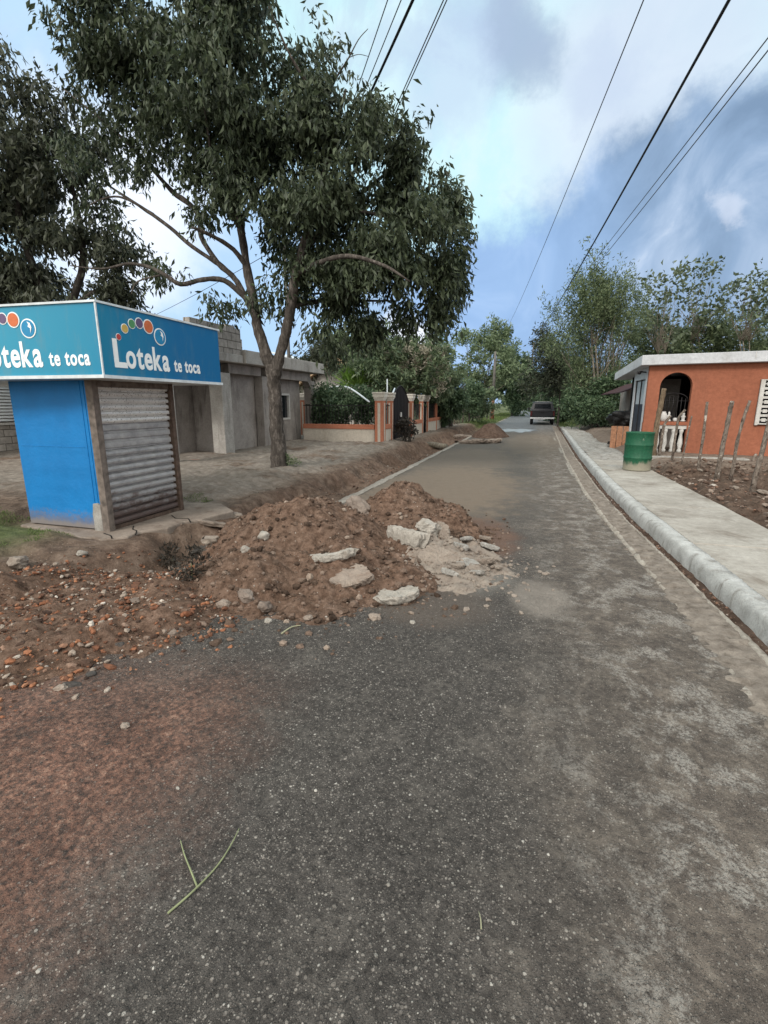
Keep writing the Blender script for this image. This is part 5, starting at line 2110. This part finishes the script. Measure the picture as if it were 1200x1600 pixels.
def blob(px, py, d, rx, ry, w=1.0, dz=None):
    c = AD(px, py, d)
    s = d / F
    return (tuple(c), (rx * s, (dz if dz else (rx + ry) * .5) * s, ry * s), w)


def big_tree():
    p = GP(436, 738, .08)
    D = 11.35
    loc = Vector((p.x, p.y, 0))
    t = thing('leafy_tree', 'tall dark leaning tree with two limbs and a huge drooping crown beside the road', 'tree', loc)
    m = MB()
    limb(m, [(436, 748, D, .29), (436, 728, D, .205), (434, 690, D, .17), (431, 640, D, .155), (428, 600, D, .155), (424, 570, D, .16)], loc, 5, 16, .3)
    limb(m, [(430, 590, D, .15), (413, 545, D, .125), (401, 505, D, .105), (396, 470, D + .1, .10), (386, 420, D + .2, .09), (377, 360, D + .3, .085), (366, 300, D + .4, .07), (352, 230, D + .4, .055), (338, 150, D + .3, .04), (330, 60, D, .025)], loc, 5, 12, .3)
    limb(m, [(428, 590, D, .14), (440, 545, D - .1, .115), (449, 510, D - .2, .11), (456, 470, D - .3, .10), (462, 430, D - .4, .10), (478, 370, D - .5, .085), (500, 300, D - .6, .07), (520, 220, D - .5, .05), (540, 140, D - .3, .025)], loc, 5, 12, .3)
    limbs = [
        [(398, 480, D, .075), (380, 462, D, .06), (350, 438, D - .1, .055), (318, 437, D - .2, .05), (282, 444, D - .3, .05), (262, 432, D - .3, .045), (235, 418, D - .2, .04), (200, 412, D, .03), (160, 420, D + .3, .02), (110, 415, D + .6, .012)],
        [(400, 500, D, .075), (370, 440, D + .2, .065), (340, 410, D + .3, .06), (315, 370, D + .5, .055), (312, 340, D + .6, .06), (295, 318, D + .7, .055), (268, 298, D + .8, .05), (230, 255, D + .9, .042), (190, 215, D + 1, .033), (150, 180, D + 1.2, .022), (100, 140, D + 1.5, .012)],
        [(345, 415, D + .3, .05), (300, 385, D + .4, .045), (265, 355, D + .5, .042), (230, 330, D + .6, .036), (200, 310, D + .7, .03), (165, 287, D + .9, .02)],
        [(240, 335, D + .6, .028), (200, 312, D + .6, .024), (170, 308, D + .7, .02), (130, 325, D + .9, .012)],
        [(388, 420, D + .2, .06), (365, 390, D, .05), (330, 368, D - .3, .04), (300, 355, D - .6, .02)],
        [(376, 360, D + .3, .045), (345, 300, D - .2, .035), (330, 240, D - .6, .025), (318, 160, D - 1, .012)],
        [(375, 350, D + .3, .05), (410, 280, D + .6, .04), (430, 200, D + .9, .03), (440, 110, D + 1.1, .015)],
        [(462, 430, D - .4, .06), (500, 410, D - 1, .05), (545, 400, D - 1.5, .04), (600, 415, D - 1.8, .03), (640, 440, D - 2, .015)],
        [(470, 400, D - .4, .06), (520, 340, D, .05), (580, 290, D + .4, .04), (630, 250, D + .8, .02)],
        [(490, 330, D - .6, .05), (560, 330, D - .4, .04), (630, 345, D - .2, .03), (690, 370, D, .015)],
        [(455, 480, D - .3, .05), (500, 470, D + .4, .04), (560, 470, D + .9, .03), (620, 470, D + 1.2, .015)],
        [(520, 220, D - .5, .035), (490, 150, D - .8, .03), (450, 80, D - 1, .02), (420, 10, D - 1.1, .01)],
        [(250, 430, D - .3, .02), (215, 440, D - .4, .016), (205, 460, D - .5, .01)],
        [(520, 130, D, .02), (545, 90, D, .014), (560, 62, D, .009), (575, 45, D, .005)],
        [(545, 90, D, .008), (560, 85, D, .006), (575, 88, D, .004)],
    ]
    for L in limbs:
        limb(m, L, loc, 4, 8, .3)
    m.build('trunk', 'bark_grey', t)
    B = [blob(300, 40, D + .2, 120, 75), blob(190, 20, D + .2, 95, 65, .9), blob(130, 15, D + .6, 45, 45, .7), blob(420, 40, D, 95, 100), blob(225, 110, D, 95, 55, .9), blob(330, 130, D - .6, 110, 70, .9),
         blob(440, 150, D - .3, 90, 85), blob(515, 175, D, 55, 50, .7), blob(605, 215, D + .3, 50, 48, .55), blob(560, 250, D - .2, 105, 75), blob(650, 270, D + .3, 50, 60, 1.1),
         blob(675, 340, D + .2, 48, 58, 1.1), blob(630, 375, D - .5, 85, 65), blob(690, 420, D, 38, 58, 1.2), blob(660, 475, D + .2, 44, 44, 1.3), blob(590, 440, D - .5, 75, 60, 1.3), blob(520, 350, D - .6, 95, 75),
         blob(450, 270, D - .4, 100, 85), blob(360, 225, D - .2, 75, 60, .8), blob(290, 195, D, 60, 45, .75), blob(540, 490, D + .2, 55, 42, 1.2), blob(500, 430, D - .2, 58, 52, 1.1), blob(465, 355, D + .5, 75, 60, .7),
         blob(415, 350, D + .4, 50, 45, .55), blob(350, 320, D, 42, 38, .45), blob(300, 285, D + .2, 40, 28, .35), blob(340, 455, D - .1, 36, 26, .5), blob(390, 440, D, 26, 30, .35), blob(310, 345, D, 26, 32, .5),
         blob(250, 235, D + .5, 50, 34, .5), blob(510, 520, D, 38, 34, .6), blob(440, 420, D, 40, 40, .5), blob(712, 375, D, 16, 40, .5), blob(545, 78, D, 14, 12, .3), blob(480, 70, D, 28, 60, .45), blob(150, 95, D + .8, 60, 50, .35), blob(180, 250, D + .9, 50, 40, .3), blob(120, 215, D + 1.2, 50, 40, .3), blob(160, 330, D + .9, 36, 26, .3),
         blob(200, 165, D + .4, 60, 38, .6), blob(460, 470, D + .3, 34, 30, .5), blob(430, 480, D, 16, 26, .3), blob(280, 420, D, 40, 22, .25), blob(240, 400, D, 36, 22, .3)]
    crown('crown', t, loc, B, 6500, 12, .148, .33, 'leaf_big_tree', (0, 0, -1), .36, .55, .62, .075, .35, .5, 48, 1.0)

    # the second tree, behind the kiosk
    q = GP(60, 730, .05)
    D2 = 14.0
    b = AD(95, 600, D2)
    loc = Vector((b.x, b.y, 0))
    t = thing('leafy_tree', 'dark dense tree behind the kiosk filling the left edge of the view', 'tree', loc)
    m = MB()
    z0 = Vector((b.x, b.y, 0))
    m.tube([(0, 0, -.1), (.05, 0, 1.2), (.0, .1, 2.6)], [.28, .22, .2], 12, True, .3)
    for pts in ([(95, 570, D2, .16), (70, 470, D2, .12), (40, 380, D2, .09), (20, 280, D2, .06), (0, 180, D2, .03)], [(95, 570, D2, .15), (110, 480, D2, .11), (130, 410, D2, .08), (120, 320, D2, .05), (90, 220, D2, .02)], [(110, 480, D2, .07), (160, 450, D2, .05), (210, 440, D2, .02)], [(60, 440, D2, .06), (10, 400, D2, .04), (-60, 350, D2, .02)]):
        limb(m, pts, loc, 4, 8)
    m.build('trunk', 'bark_dark', t)
    B = [blob(30, 175, D2, 60, 55, .9), blob(20, 245, D2, 75, 55, 1), blob(100, 225, D2, 60, 40, .65), blob(110, 290, D2, 50, 34, .7), blob(40, 320, D2, 80, 36, .6), blob(60, 390, D2, 90, 45, .8), blob(140, 385, D2, 60, 35, .7),
         blob(190, 360, D2, 36, 24, .45), blob(50, 450, D2, 95, 40, 1), blob(140, 445, D2, 70, 32, .8), blob(205, 410, D2, 42, 28, .45), blob(215, 468, D2, 34, 16, .6), blob(-40, 300, D2, 70, 120, .8), blob(5, 110, D2, 40, 40, .6), blob(140, 150, D2, 36, 30, .3), blob(20, 490, D2, 70, 40, .9), blob(140, 270, D2, 22, 50, .5)]
    crown('crown', t, loc, B, 2700, 10, .18, .33, 'leaf_back_tree', (0, 0, -1), .4, .6, .6, .09, .3, .5, 45, .95)


big_tree()


def auto_tree(name, label, px, depth, base_y, rect, n_twig, per, L, wr, mat, bark='bark_pale', trunk_r=.14, forks=5, dens=.35, twig_dir=(0, 0, .5), twig_len=.5, droop=.2, nb=16, group=None, base_z=.05, cat='tree', lean=None, stems=1, out=.7, jit=.1, seed=0, tops=()):
    """a tree from its outline in the photograph: rect = left, top, right, bottom of the crown"""
    rnd = random.Random(seed + int(px) * 7 + int(depth))
    b = AD(px, base_y, depth)
    loc = Vector((b.x, b.y, 0))
    t = thing(name, label, cat, loc, 0, group)
    x0, y0, x1, y1 = rect
    cx, cy = (x0 + x1) / 2, (y0 + y1) / 2
    rx, ry = (x1 - x0) / 2, (y1 - y0) / 2
    B = []
    m = MB()
    for i in range(nb):
        a = rnd.uniform(0, 2 * math.pi)
        q = rnd.uniform(.25, .8)
        bx, by = cx + rx * q * math.cos(a), cy + ry * q * math.sin(a)
        k = rnd.uniform(dens, dens * 1.6)
        dd = depth + rnd.uniform(-1, 1) * rx * depth / F * .6
        B.append(blob(bx, by, dd, rx * k, ry * k * .9, rnd.uniform(.6, 1.2)))
    for (a0, b0, a1, b1) in tops:
        for i in range(5):
            B.append(blob(lerp(a0, a1, rnd.uniform(.25, .75)), lerp(b0, b1, (i + .5) / 5), depth, (a1 - a0) * .28 * (.4 + i * .2), (b1 - b0) * .22, 1.0))
    for s_ in range(stems):
        sx = (s_ - (stems - 1) / 2) * trunk_r * 4
        fork = AD(px + rnd.uniform(-.1, .1) * rx, lerp(y1, y0, .15 if stems == 1 else .05), depth) - loc
        fork.x += sx
        m.tube(smooth_path([(sx * .5, 0, base_z - .3), (sx * .8, .03, fork.z * .5), tuple(fork)], 4), list(np.linspace(trunk_r, trunk_r * .7, 9)), 8, True, .2)
        for i in range(forks):
            bb = B[(i + s_ * forks) % nb][0]
            e = Vector(bb) - loc
            mid = fork.lerp(e, .5) + Vector((rnd.uniform(-.2, .2), rnd.uniform(-.2, .2), rnd.uniform(0, .4)))
            m.tube(smooth_path([tuple(fork), tuple(mid), tuple(e)], 4), list(np.linspace(trunk_r * .5, trunk_r * .1, 9)), 6, True, .2)
    m.build('trunk', bark, t)
    crown('crown', t, loc, B, n_twig, per, L, wr, mat, twig_dir, twig_len, out, droop, jit, .3)
    return t


def build_trees():
    T = auto_tree
    # ---- left side, behind the garden wall
    T('mango_tree', 'round mango like tree with pale blossom clusters above the capped pillars', 625, 25, 640, (540, 535, 705, 640), 900, 14, .26, .32, 'leaf_mango', 'bark_dark', .2, 6, .38, (0, 0, .4), .3, .25, 18)
    mt = [o for o in bpy.data.objects if o.get('label', '').startswith('round mango')][0]
    bl = [blob(random.uniform(560, 695), random.uniform(548, 615), 24.4, 9, 8, 1.0) for _ in range(46)]
    crown('blossom', mt, tuple(mt.location), bl, 420, 7, .16, .4, 'leaf_blossom', (0, 0, .6), .12, .8, 0, .07, .2)
    T('mango_tree', 'taller dark tree behind the blossoming round one, right under the drooping crown', 560, 32, 640, (495, 508, 650, 610), 700, 12, .34, .34, 'leaf_olive', 'bark_dark', .2, 5, .36, (0, 0, .5), .4, .3, 16)
    T('mango_tree', 'tree top rising right of the blossoming tree with bluish green leaves', 668, 28, 640, (640, 530, 712, 620), 420, 12, .30, .34, 'leaf_olive', 'bark_pale', .14, 5, .42, (0, 0, .5), .4, .3, 12)
    T('garden_shrub', 'dark green shrub behind the cream wall, left half of the garden', 520, 20.5, 660, (500, 606, 552, 664), 380, 14, .14, .4, 'leaf_deep', 'bark_dark', .05, 4, .5, (0, 0, .3), .2, .2, 10, None, .05, 'shrub')
    T('garden_shrub', 'dark green shrub behind the cream wall next to the white striped pillar', 560, 21.5, 660, (540, 612, 590, 664), 300, 14, .15, .4, 'leaf_deep', 'bark_dark', .05, 4, .5, (0, 0, .3), .2, .2, 10, None, .05, 'shrub')
    T('garden_tree', 'dark foliage hanging over the far railing of the garden wall', 690, 29, 660, (655, 590, 718, 660), 500, 13, .24, .34, 'leaf_deep', 'bark_dark', .12, 5, .42, (0, 0, -.2), .3, .4, 14)
    T('garden_tree', 'shady tree over the grey building and its tin roofed shed', 500, 31, 640, (455, 515, 545, 600), 500, 13, .28, .3, 'leaf_back_tree', 'bark_dark', .16, 5, .42, (0, 0, -.5), .4, .5, 14)
    T('garden_shrub', 'dark green shrub at the building corner behind the cream wall', 503, 19.5, 660, (488, 610, 525, 668), 300, 14, .15, .4, 'leaf_deep', 'bark_dark', .05, 4, .5, (0, 0, .3), .2, .2, 10, None, .05, 'shrub')
    # fan palm with bright leaves
    b = AD(555, 640, 24)
    loc = Vector((b.x, b.y, 0))
    t = thing('fan_palm', 'small palm with bright yellow green fan fronds in the garden', 'palm', loc)
    m = MB()
    top = AD(555, 612, 24) - loc
    m.tube([(0, 0, -.1), (0, 0, top.z * .5), tuple(top)], [.1, .08, .07], 10)
    m.build('trunk', 'bark_pale', t)
    V, D_, L_ = [], [], []
    for i in range(12):
        a = i * .55
        el = R(random.uniform(25, 80))
        d0 = Vector((math.cos(a) * math.cos(el), math.sin(a) * math.cos(el), math.sin(el)))
        hub = top + d0 * .5
        sd = d0.cross(Vector((0, 0, 1))).normalized()
        for k in range(15):
            q = (k - 7) / 7 * 1.15
            V.append(tuple(hub))
            D_.append(tuple(d0 * math.cos(q) + sd * math.sin(q)))
            L_.append(.95)
    P = np.array(V)
    LV, LT = leaf_arrays(P, np.array(D_), np.array(L_), np.array(L_) * .09, .1, .12)
    np_obj('fronds', LV, LT, 'leaf_palm', t)

    # living fence beside the trench
    for i in range(15):
        px = lerp(694, 765, i / 14) + random.uniform(-2, 2)
        d = lerp(30.5, 49, i / 14)
        b = AD(px, 655, d)
        z = zg(b.x, b.y)
        h = random.uniform(1.3, 1.9)
        m = MB()
        lx = random.uniform(-.15, .15)
        m.tube([(0, 0, -.1), (lx * .5, .02, h * .5), (lx, 0, h)], [.075, .06, .05], 7, True, .3)
        o = m.build('stake', 'bark_pale' if i % 3 else 'stake_wood')
        o.location = (b.x, b.y, z)
        tag(o, 'grey living fence stake in the row beside the trench beyond the garden wall', 'stake', 'living fence stakes beside the trench')
    T('hedge', 'tangled green hedge growing along the living fence beyond the garden wall', 728, 40, 655, (692, 600, 768, 655), 700, 12, .24, .38, 'leaf_olive', 'bark_dark', .06, 5, .4, (0, 0, .3), .4, .2, 18, None, .05, 'hedge')
    T('fence_bush', 'twisted dark bush with a thick stem at the near end of the living fence', 704, 31, 660, (692, 602, 722, 655), 240, 11, .2, .36, 'leaf_dry', 'bark_dark', .16, 4, .42, (0, 0, .3), .3, .2, 9, None, .05, 'bush')
    T('fence_bush', 'bright green bush in front of the pale stemmed roadside tree', 733, 38, 655, (718, 595, 752, 640), 260, 12, .24, .36, 'leaf_deep', 'bark_dark', .08, 4, .42, (0, 0, .3), .3, .2, 9, None, .05, 'bush')
    # tall tree behind the pole
    T('roadside_tree', 'tall feathery tree with pale thin stems behind the utility pole', 745, 57, 655, (698, 506, 822, 640), 950, 12, .36, .36, 'leaf_olive', 'bark_pale', .13, 12, .20, (0, 0, .7), .8, .25, 26, None, .05, 'tree', None, 3)
    T('roadside_tree', 'dark rounded tree right of the utility pole along the left verge', 800, 66, 650, (768, 548, 838, 648), 900, 13, .46, .36, 'leaf_deep', 'bark_dark', .18, 6, .34, (0, 0, .4), .6, .3, 18)
    T('roadside_tree', 'low dark tree hugging the left edge of the far road', 812, 85, 645, (782, 585, 836, 644), 700, 12, .5, .36, 'leaf_deep', 'bark_dark', .18, 5, .36, (0, 0, .4), .6, .3, 14)
    T('roadside_tree', 'distant tree closing the left side of the road end', 826, 125, 640, (795, 575, 848, 640), 700, 12, .7, .36, 'leaf_deep', 'bark_dark', .2, 5, .36, (0, 0, .4), .8, .3, 14)
    T('roadside_tree', 'distant tree closing the middle of the road end', 850, 190, 634, (826, 588, 880, 634), 700, 12, .9, .36, 'leaf_olive', 'bark_dark', .2, 5, .4, (0, 0, .4), .8, .3, 14)
    T('roadside_tree', 'pale distant tree top over the far end of the road', 818, 160, 634, (800, 562, 838, 620), 240, 10, .8, .36, 'leaf_olive', 'bark_pale', .2, 5, .4, (0, 0, .4), .9, .3, 12)
    # ---- right side
    T('roadside_tree', 'tall feathery tree with many pale stems right of the pickup truck', 930, 31, 668, (862, 425, 1012, 660), 1350, 15, .20, .25, 'leaf_feather', 'bark_pale', .10, 14, .20, (0, 0, 1), 1.1, .05, 40, None, .1, 'tree', None, 5, .35, .10, 0, [(850, 470, 880, 560), (985, 440, 1015, 540)])
    T('roadside_tree', 'tapering tree top sticking out highest beside the cables', 927, 30, 660, (888, 440, 975, 545), 420, 17, .20, .30, 'leaf_feather', 'bark_pale', .06, 7, .22, (0, 0, 1.2), 1.2, .0, 20, None, .1, 'tree', None, 2, .3, .09, 0, [(908, 405, 945, 470), (955, 440, 985, 500), (880, 455, 905, 520)])
    T('drooping_tree', 'thin tree with drooping dark sprays hanging toward the road above the truck', 872, 36, 655, (820, 515, 905, 625), 420, 15, .26, .32, 'leaf_back_tree', 'bark_dark', .08, 7, .26, (-.8, 0, .1), 1.0, .3, 18, None, .05, 'tree', None, 1, .5, .12)
    T('drooping_tree', 'leafy dark tree over the verge behind the pickup truck', 892, 46, 655, (835, 565, 925, 650), 900, 13, .32, .36, 'leaf_deep', 'bark_dark', .12, 6, .34, (0, 0, .2), .6, .35, 18)
    T('roadside_bush', 'dense dark bush at the foot of the pale stemmed tree by the pavement', 935, 29, 668, (893, 595, 982, 672), 850, 14, .22, .38, 'leaf_deep', 'bark_dark', .06, 6, .36, (0, 0, .3), .4, .25, 18, None, .1, 'bush')
    T('roadside_tree', 'distant tree closing the right side of the road end', 872, 110, 640, (846, 585, 915, 642), 800, 12, .6, .36, 'leaf_olive', 'bark_dark', .2, 5, .38, (0, 0, .4), .8, .3, 14)
    # broad-leaved sparse trees behind the house
    bl = [(1030, 34, (985, 425, 1090, 560), 'sparse broad leaved tree behind the roof corner of the orange house'),
          (1085, 36, (1030, 398, 1150, 540), 'sparse broad leaved tree with a leaning bare limb behind the orange house'),
          (1160, 33, (1110, 405, 1225, 540), 'sparse broad leaved tree behind the breeze block end of the orange house')]
    for i, (px, d, rc, lab) in enumerate(bl):
        T('broad_leaved_tree', lab, px, d, 640, rc, 120, 5, .33, .55, 'leaf_broad', 'bark_pale', .05, 12, .16, (0, 0, .8), .7, .35, 40, None, .05, 'tree', None, 3, .5, .18)
    hd = [(1010, (960, 505, 1075, 600)), (1090, (1040, 500, 1150, 590)), (1170, (1120, 495, 1240, 590))]
    labs = ['dense green thicket just behind the corner of the orange house roof', 'dense green thicket behind the middle of the orange house roof', 'dense green thicket behind the far right of the orange house roof']
    for (px, rc), lab in zip(hd, labs):
        T('thicket', lab, px, 37, 640, rc, 480, 12, .32, .32, 'leaf_feather', 'bark_pale', .08, 6, .34, (0, 0, .5), .6, .2, 18, None, .05, 'thicket', None, 2)
    # bare pale stems at the bush by the pavement
    p = thing('bare_sapling', 'clump of bare pale forked stems at the corner of the orange house', 'sapling', GP(950, 668, .2))
    loc = p.location.copy()
    dd = loc.x * SA + loc.y * CA
    m = MB()
    for pts in ([(946, 665), (945, 620), (955, 570), (968, 520), (978, 490)], [(946, 650), (950, 610), (965, 565), (985, 520), (992, 500)], [(945, 640), (950, 605), (990, 580), (1010, 560)], [(944, 650), (938, 600), (930, 560), (925, 520)], [(920, 672), (921, 640), (923, 625)]):
        limb(m, [(a, b, dd, lerp(.06, .02, i / len(pts))) for i, (a, b) in enumerate(pts)], loc, 4, 7)
    m.build('stems', 'bark_pale', p)

    # turf left of the kiosk
    m = []
    P, D_ = [], []
    while len(P) < 15000:
        x, y = random.uniform(-9.5, -4.7), random.uniform(3.0, 6.8)
        if -6.65 < x < -4.4 and 4.3 < y < 6.5:
            continue
        n = mn.noise(Vector((x * 1.3, y * 1.3, 4))) + .5 * mn.noise(Vector((x * 4, y * 4, 4)))
        if x > -5.2 - .3 * n and y < 4.6:
            continue
        if n < -.15 + (.5 if y > 4.9 else 0):
            continue
        P.append((x, y, zg(x, y) - .005))
        D_.append((random.gauss(0, .5), random.gauss(0, .5), 1))
    L = np.array([random.uniform(.02, .055) for _ in P])
    V, Tt = leaf_arrays(np.array(P), np.array(D_), L, L * .16, .05, .3)
    tag(np_obj('grass', V, Tt, 'grass_blade'), kind='stuff')
    # dry verge grass farther along, both sides
    P, D_ = [], []
    while len(P) < 9000:
        x = random.uniform(-5.2, -3.3) if random.random() < .6 else random.uniform(1.7, 4.2)
        y = random.uniform(37, 80)
        if mn.noise(Vector((x, y * .4, 1))) < -.2:
            continue
        P.append((x, y, zg(x, y) - .02))
        D_.append((random.gauss(0, .5), random.gauss(0, .5), 1))
    L = np.array([random.uniform(.12, .3) for _ in P])
    V, Tt = leaf_arrays(np.array(P), np.array(D_), L, L * .12, .05, .3)
    tag(np_obj('verge_grass', V, Tt, 'grass_blade'), kind='stuff')
    # little weed at the tree foot, and one on the heap
    for (px, py, lab, s_) in ((458, 728, 'small pale weed sprouting right of the tree foot', .28), (300, 905, 'dusty green weed half buried at the left foot of the heap', .3), (270, 885, 'low dusty weed between the red rubble and the heap', .22)):
        p = onsurf(px, py)
        w = thing('weed', lab, 'weed', p)
        m = MB()
        m.tube([(0, 0, -.03), (.01, 0, s_ * .6)], [.008, .004], 5)
        m.build('stem', 'twig_green', w)
        crown('leaves', w, p, [(tuple(p + Vector((0, 0, s_ * .5))), (s_ * .5, s_ * .5, s_ * .45), 1)], 40, 7, .055, .35, 'leaf_dry' if px < 400 else 'leaf_feather', (0, 0, .6), .1, .8, 0, .02)


build_trees()


# ------------------------------------------------------------------ sky, sun, camera
def build_light():
    w = bpy.data.worlds.new('World')
    S.world = w
    w.use_nodes = True
    t = NT.__new__(NT)
    t.t = w.node_tree
    t.t.nodes.clear()
    out = t.n('ShaderNodeOutputWorld')
    bg = t.n('ShaderNodeBackground')
    bg.inputs['Strength'].default_value = .1
    t.t.links.new(bg.outputs[0], out.inputs[0])
    sky = t.n('ShaderNodeTexSky', sky_type='NISHITA')
    sky.sun_disc = False
    SUN_EL, SUN_AZ = R(38), R(200)                # azimuth clockwise from +Y: behind the camera, a little left
    sky.sun_elevation = SUN_EL
    sky.sun_rotation = SUN_AZ
    sky.air_density = 1.0
    sky.dust_density = 1.5
    d = t.n('ShaderNodeTexCoord').outputs['Generated']
    # warp the direction so that cloud edges are ragged
    nz = t.n('ShaderNodeTexNoise')
    t.put(nz.inputs['Vector'], d)
    t.put(nz.inputs['Scale'], 5.5)
    t.put(nz.inputs['Detail'], 9)
    t.put(nz.inputs['Roughness'], .64)
    c5 = t.n('ShaderNodeVectorMath', operation='SUBTRACT')
    t.put(c5.inputs[0], nz.outputs['Color'])
    c5.inputs[1].default_value = (.5, .5, .5)
    sc = t.n('ShaderNodeVectorMath', operation='SCALE')
    t.put(sc.inputs[0], c5.outputs[0])
    sc.inputs['Scale'].default_value = .20
    ad = t.n('ShaderNodeVectorMath', operation='ADD')
    t.put(ad.inputs[0], d)
    t.put(ad.inputs[1], sc.outputs[0])
    nm = t.n('ShaderNodeVectorMath', operation='NORMALIZE')
    t.put(nm.inputs[0], ad.outputs[0])
    dw = nm.outputs[0]

    def dot(v, src=dw):
        x = t.n('ShaderNodeVectorMath', operation='DOT_PRODUCT')
        t.put(x.inputs[0], src)
        x.inputs[1].default_value = tuple(v)
        return x.outputs['Value']

    def puff(px, py, r0, r1, src=dw):             # soft round cloud, radii in degrees
        v = pray(px, py)[0].normalized()
        return t.mr(dot(v, src), math.cos(R(r1)), math.cos(R(r0)))
    fine = t.noise(d, 7, 8, .56, .6)
    soft = t.noise(d, 3.2, 8, .6, .3)
    z = t.sep(d)[2]
    # clear gap: the hazy sky itself, brightened by thin cloud
    base = t.mix(.86, sky.outputs[0], (6.3, 9.2, 9.6))
    col = t.mix(t.math('MULTIPLY', t.mr(soft, .47, .58), .5), base, (7.2, 8.5, 9.2))
    wisp = t.noise(d, 4.2, 9, .66, .5)
    col = t.mix(t.math('MULTIPLY', t.mr(wisp, .5, .64), .5), col, (4.6, 5.8, 7.5))
    # white veil to the upper right
    col = t.mix(t.math('MULTIPLY', puff(1030, 120, 3, 14), .85), col, t.mix(fine, (5.0, 6.0, 7.6), (7.2, 7.9, 8.9)))
    # blue low on the left
    col = t.mix(t.math('MULTIPLY', puff(330, 520, 8, 26), .8), col, (3.9, 5.9, 9.0))
    col = t.mix(t.math('MULTIPLY', puff(85, 75, 4, 14), .55), col, (4.2, 5.8, 8.8))
    col = t.mix(t.math('MULTIPLY', puff(180, 330, 2, 11), .9), col, (9.0, 9.6, 10.6))
    # the grey-blue bank: everything below a tilted great circle
    a, b = pray(690, 385)[0].normalized(), pray(1130, 150)[0].normalized()
    nrm = a.cross(b).normalized()
    if nrm.z > 0:
        nrm = -nrm
    bank = t.mr(dot(nrm), -.025, .035)
    right = t.mr(dot(pray(640, 420)[0].cross(Vector((0, 0, 1))).normalized()), -.16, .02)
    bank = t.math('MULTIPLY', bank, right)
    grey = t.ramp(fine, [(.34, (2.2, 3.4, 5.5)), (.5, (3.0, 4.5, 7.0)), (.64, (4.6, 6.1, 8.4))])
    lav = t.ramp(fine, [(.34, (2.0, 3.0, 4.5)), (.5, (2.7, 3.9, 5.7)), (.62, (4.0, 5.2, 7.0)), (.72, (7.0, 7.8, 9))])
    bk = t.mix(puff(1200, 330, 8, 28, d), grey, lav)
    bk = t.mix(t.math('MULTIPLY', puff(760, 430, 4, 17, d), .6), bk, (3.3, 5.2, 8.4))
    col = t.mix(bank, col, bk)
    # dark puffs in the gap
    col = t.mix(t.math('MULTIPLY', puff(815, 65, .6, 4.8), .85), col, (3.3, 4.3, 5.9))
    col = t.mix(t.math('MULTIPLY', puff(770, 15, 1, 5), .4), col, (4.0, 5.0, 6.8))
    col = t.mix(t.math('MULTIPLY', puff(690, 120, 2, 6), .55), col, (4.6, 5.8, 7.8))
    col = t.mix(t.math('MULTIPLY', puff(935, 135, 1.5, 4.5), .45), col, (4.8, 5.8, 7.6))
    col = t.mix(t.math('MULTIPLY', puff(1120, 320, .3, 2.0), .5), col, (7.0, 7.6, 8.8))
    # pale low cloud near the ground
    col = t.mix(t.math('MULTIPLY', puff(632, 528, .6, 3.2), .9), col, (9.0, 9.4, 10.2))
    # unseen bright cloud added behind the camera to light the surfaces facing it
    back = t.mr(dot(Vector((SA, -CA, .6)).normalized(), d), -.05, .7)
    col = t.mix(t.math('MULTIPLY', back, .8), col, t.mix(fine, (13, 12.8, 12.4), (23, 22, 20)))
    t.t.links.new(col, bg.inputs[0])

    s = bpy.data.lights.new('sun', 'SUN')
    s.energy = 2.0
    s.angle = R(14)
    s.color = (1, .95, .88)
    o = bpy.data.objects.new('sun', s)
    COL.objects.link(o)
    dirv = Vector((math.sin(SUN_AZ) * math.cos(SUN_EL), math.cos(SUN_AZ) * math.cos(SUN_EL), math.sin(SUN_EL)))
    o.rotation_euler = dirv.to_track_quat('Z', 'Y').to_euler()
    o.location = (-4, -8, 12)

    c = bpy.data.cameras.new('camera')
    c.sensor_fit = 'VERTICAL'
    c.angle = 2 * math.atan(800 / F)
    c.clip_end = 4000
    c.clip_start = .05
    o = bpy.data.objects.new('camera', c)
    COL.objects.link(o)
    o.location = (0, 0, CAMH)
    o.rotation_euler = (math.pi / 2 - PITCH, 0, YAW)
    S.camera = o
    v = S.view_settings
    v.view_transform = 'Standard'
    v.look = 'None'
    v.gamma = 1
    v.exposure = .22
    v.use_curve_mapping = False
    S.cycles.max_bounces = 6
    S.cycles.transparent_max_bounces = 4


build_light()
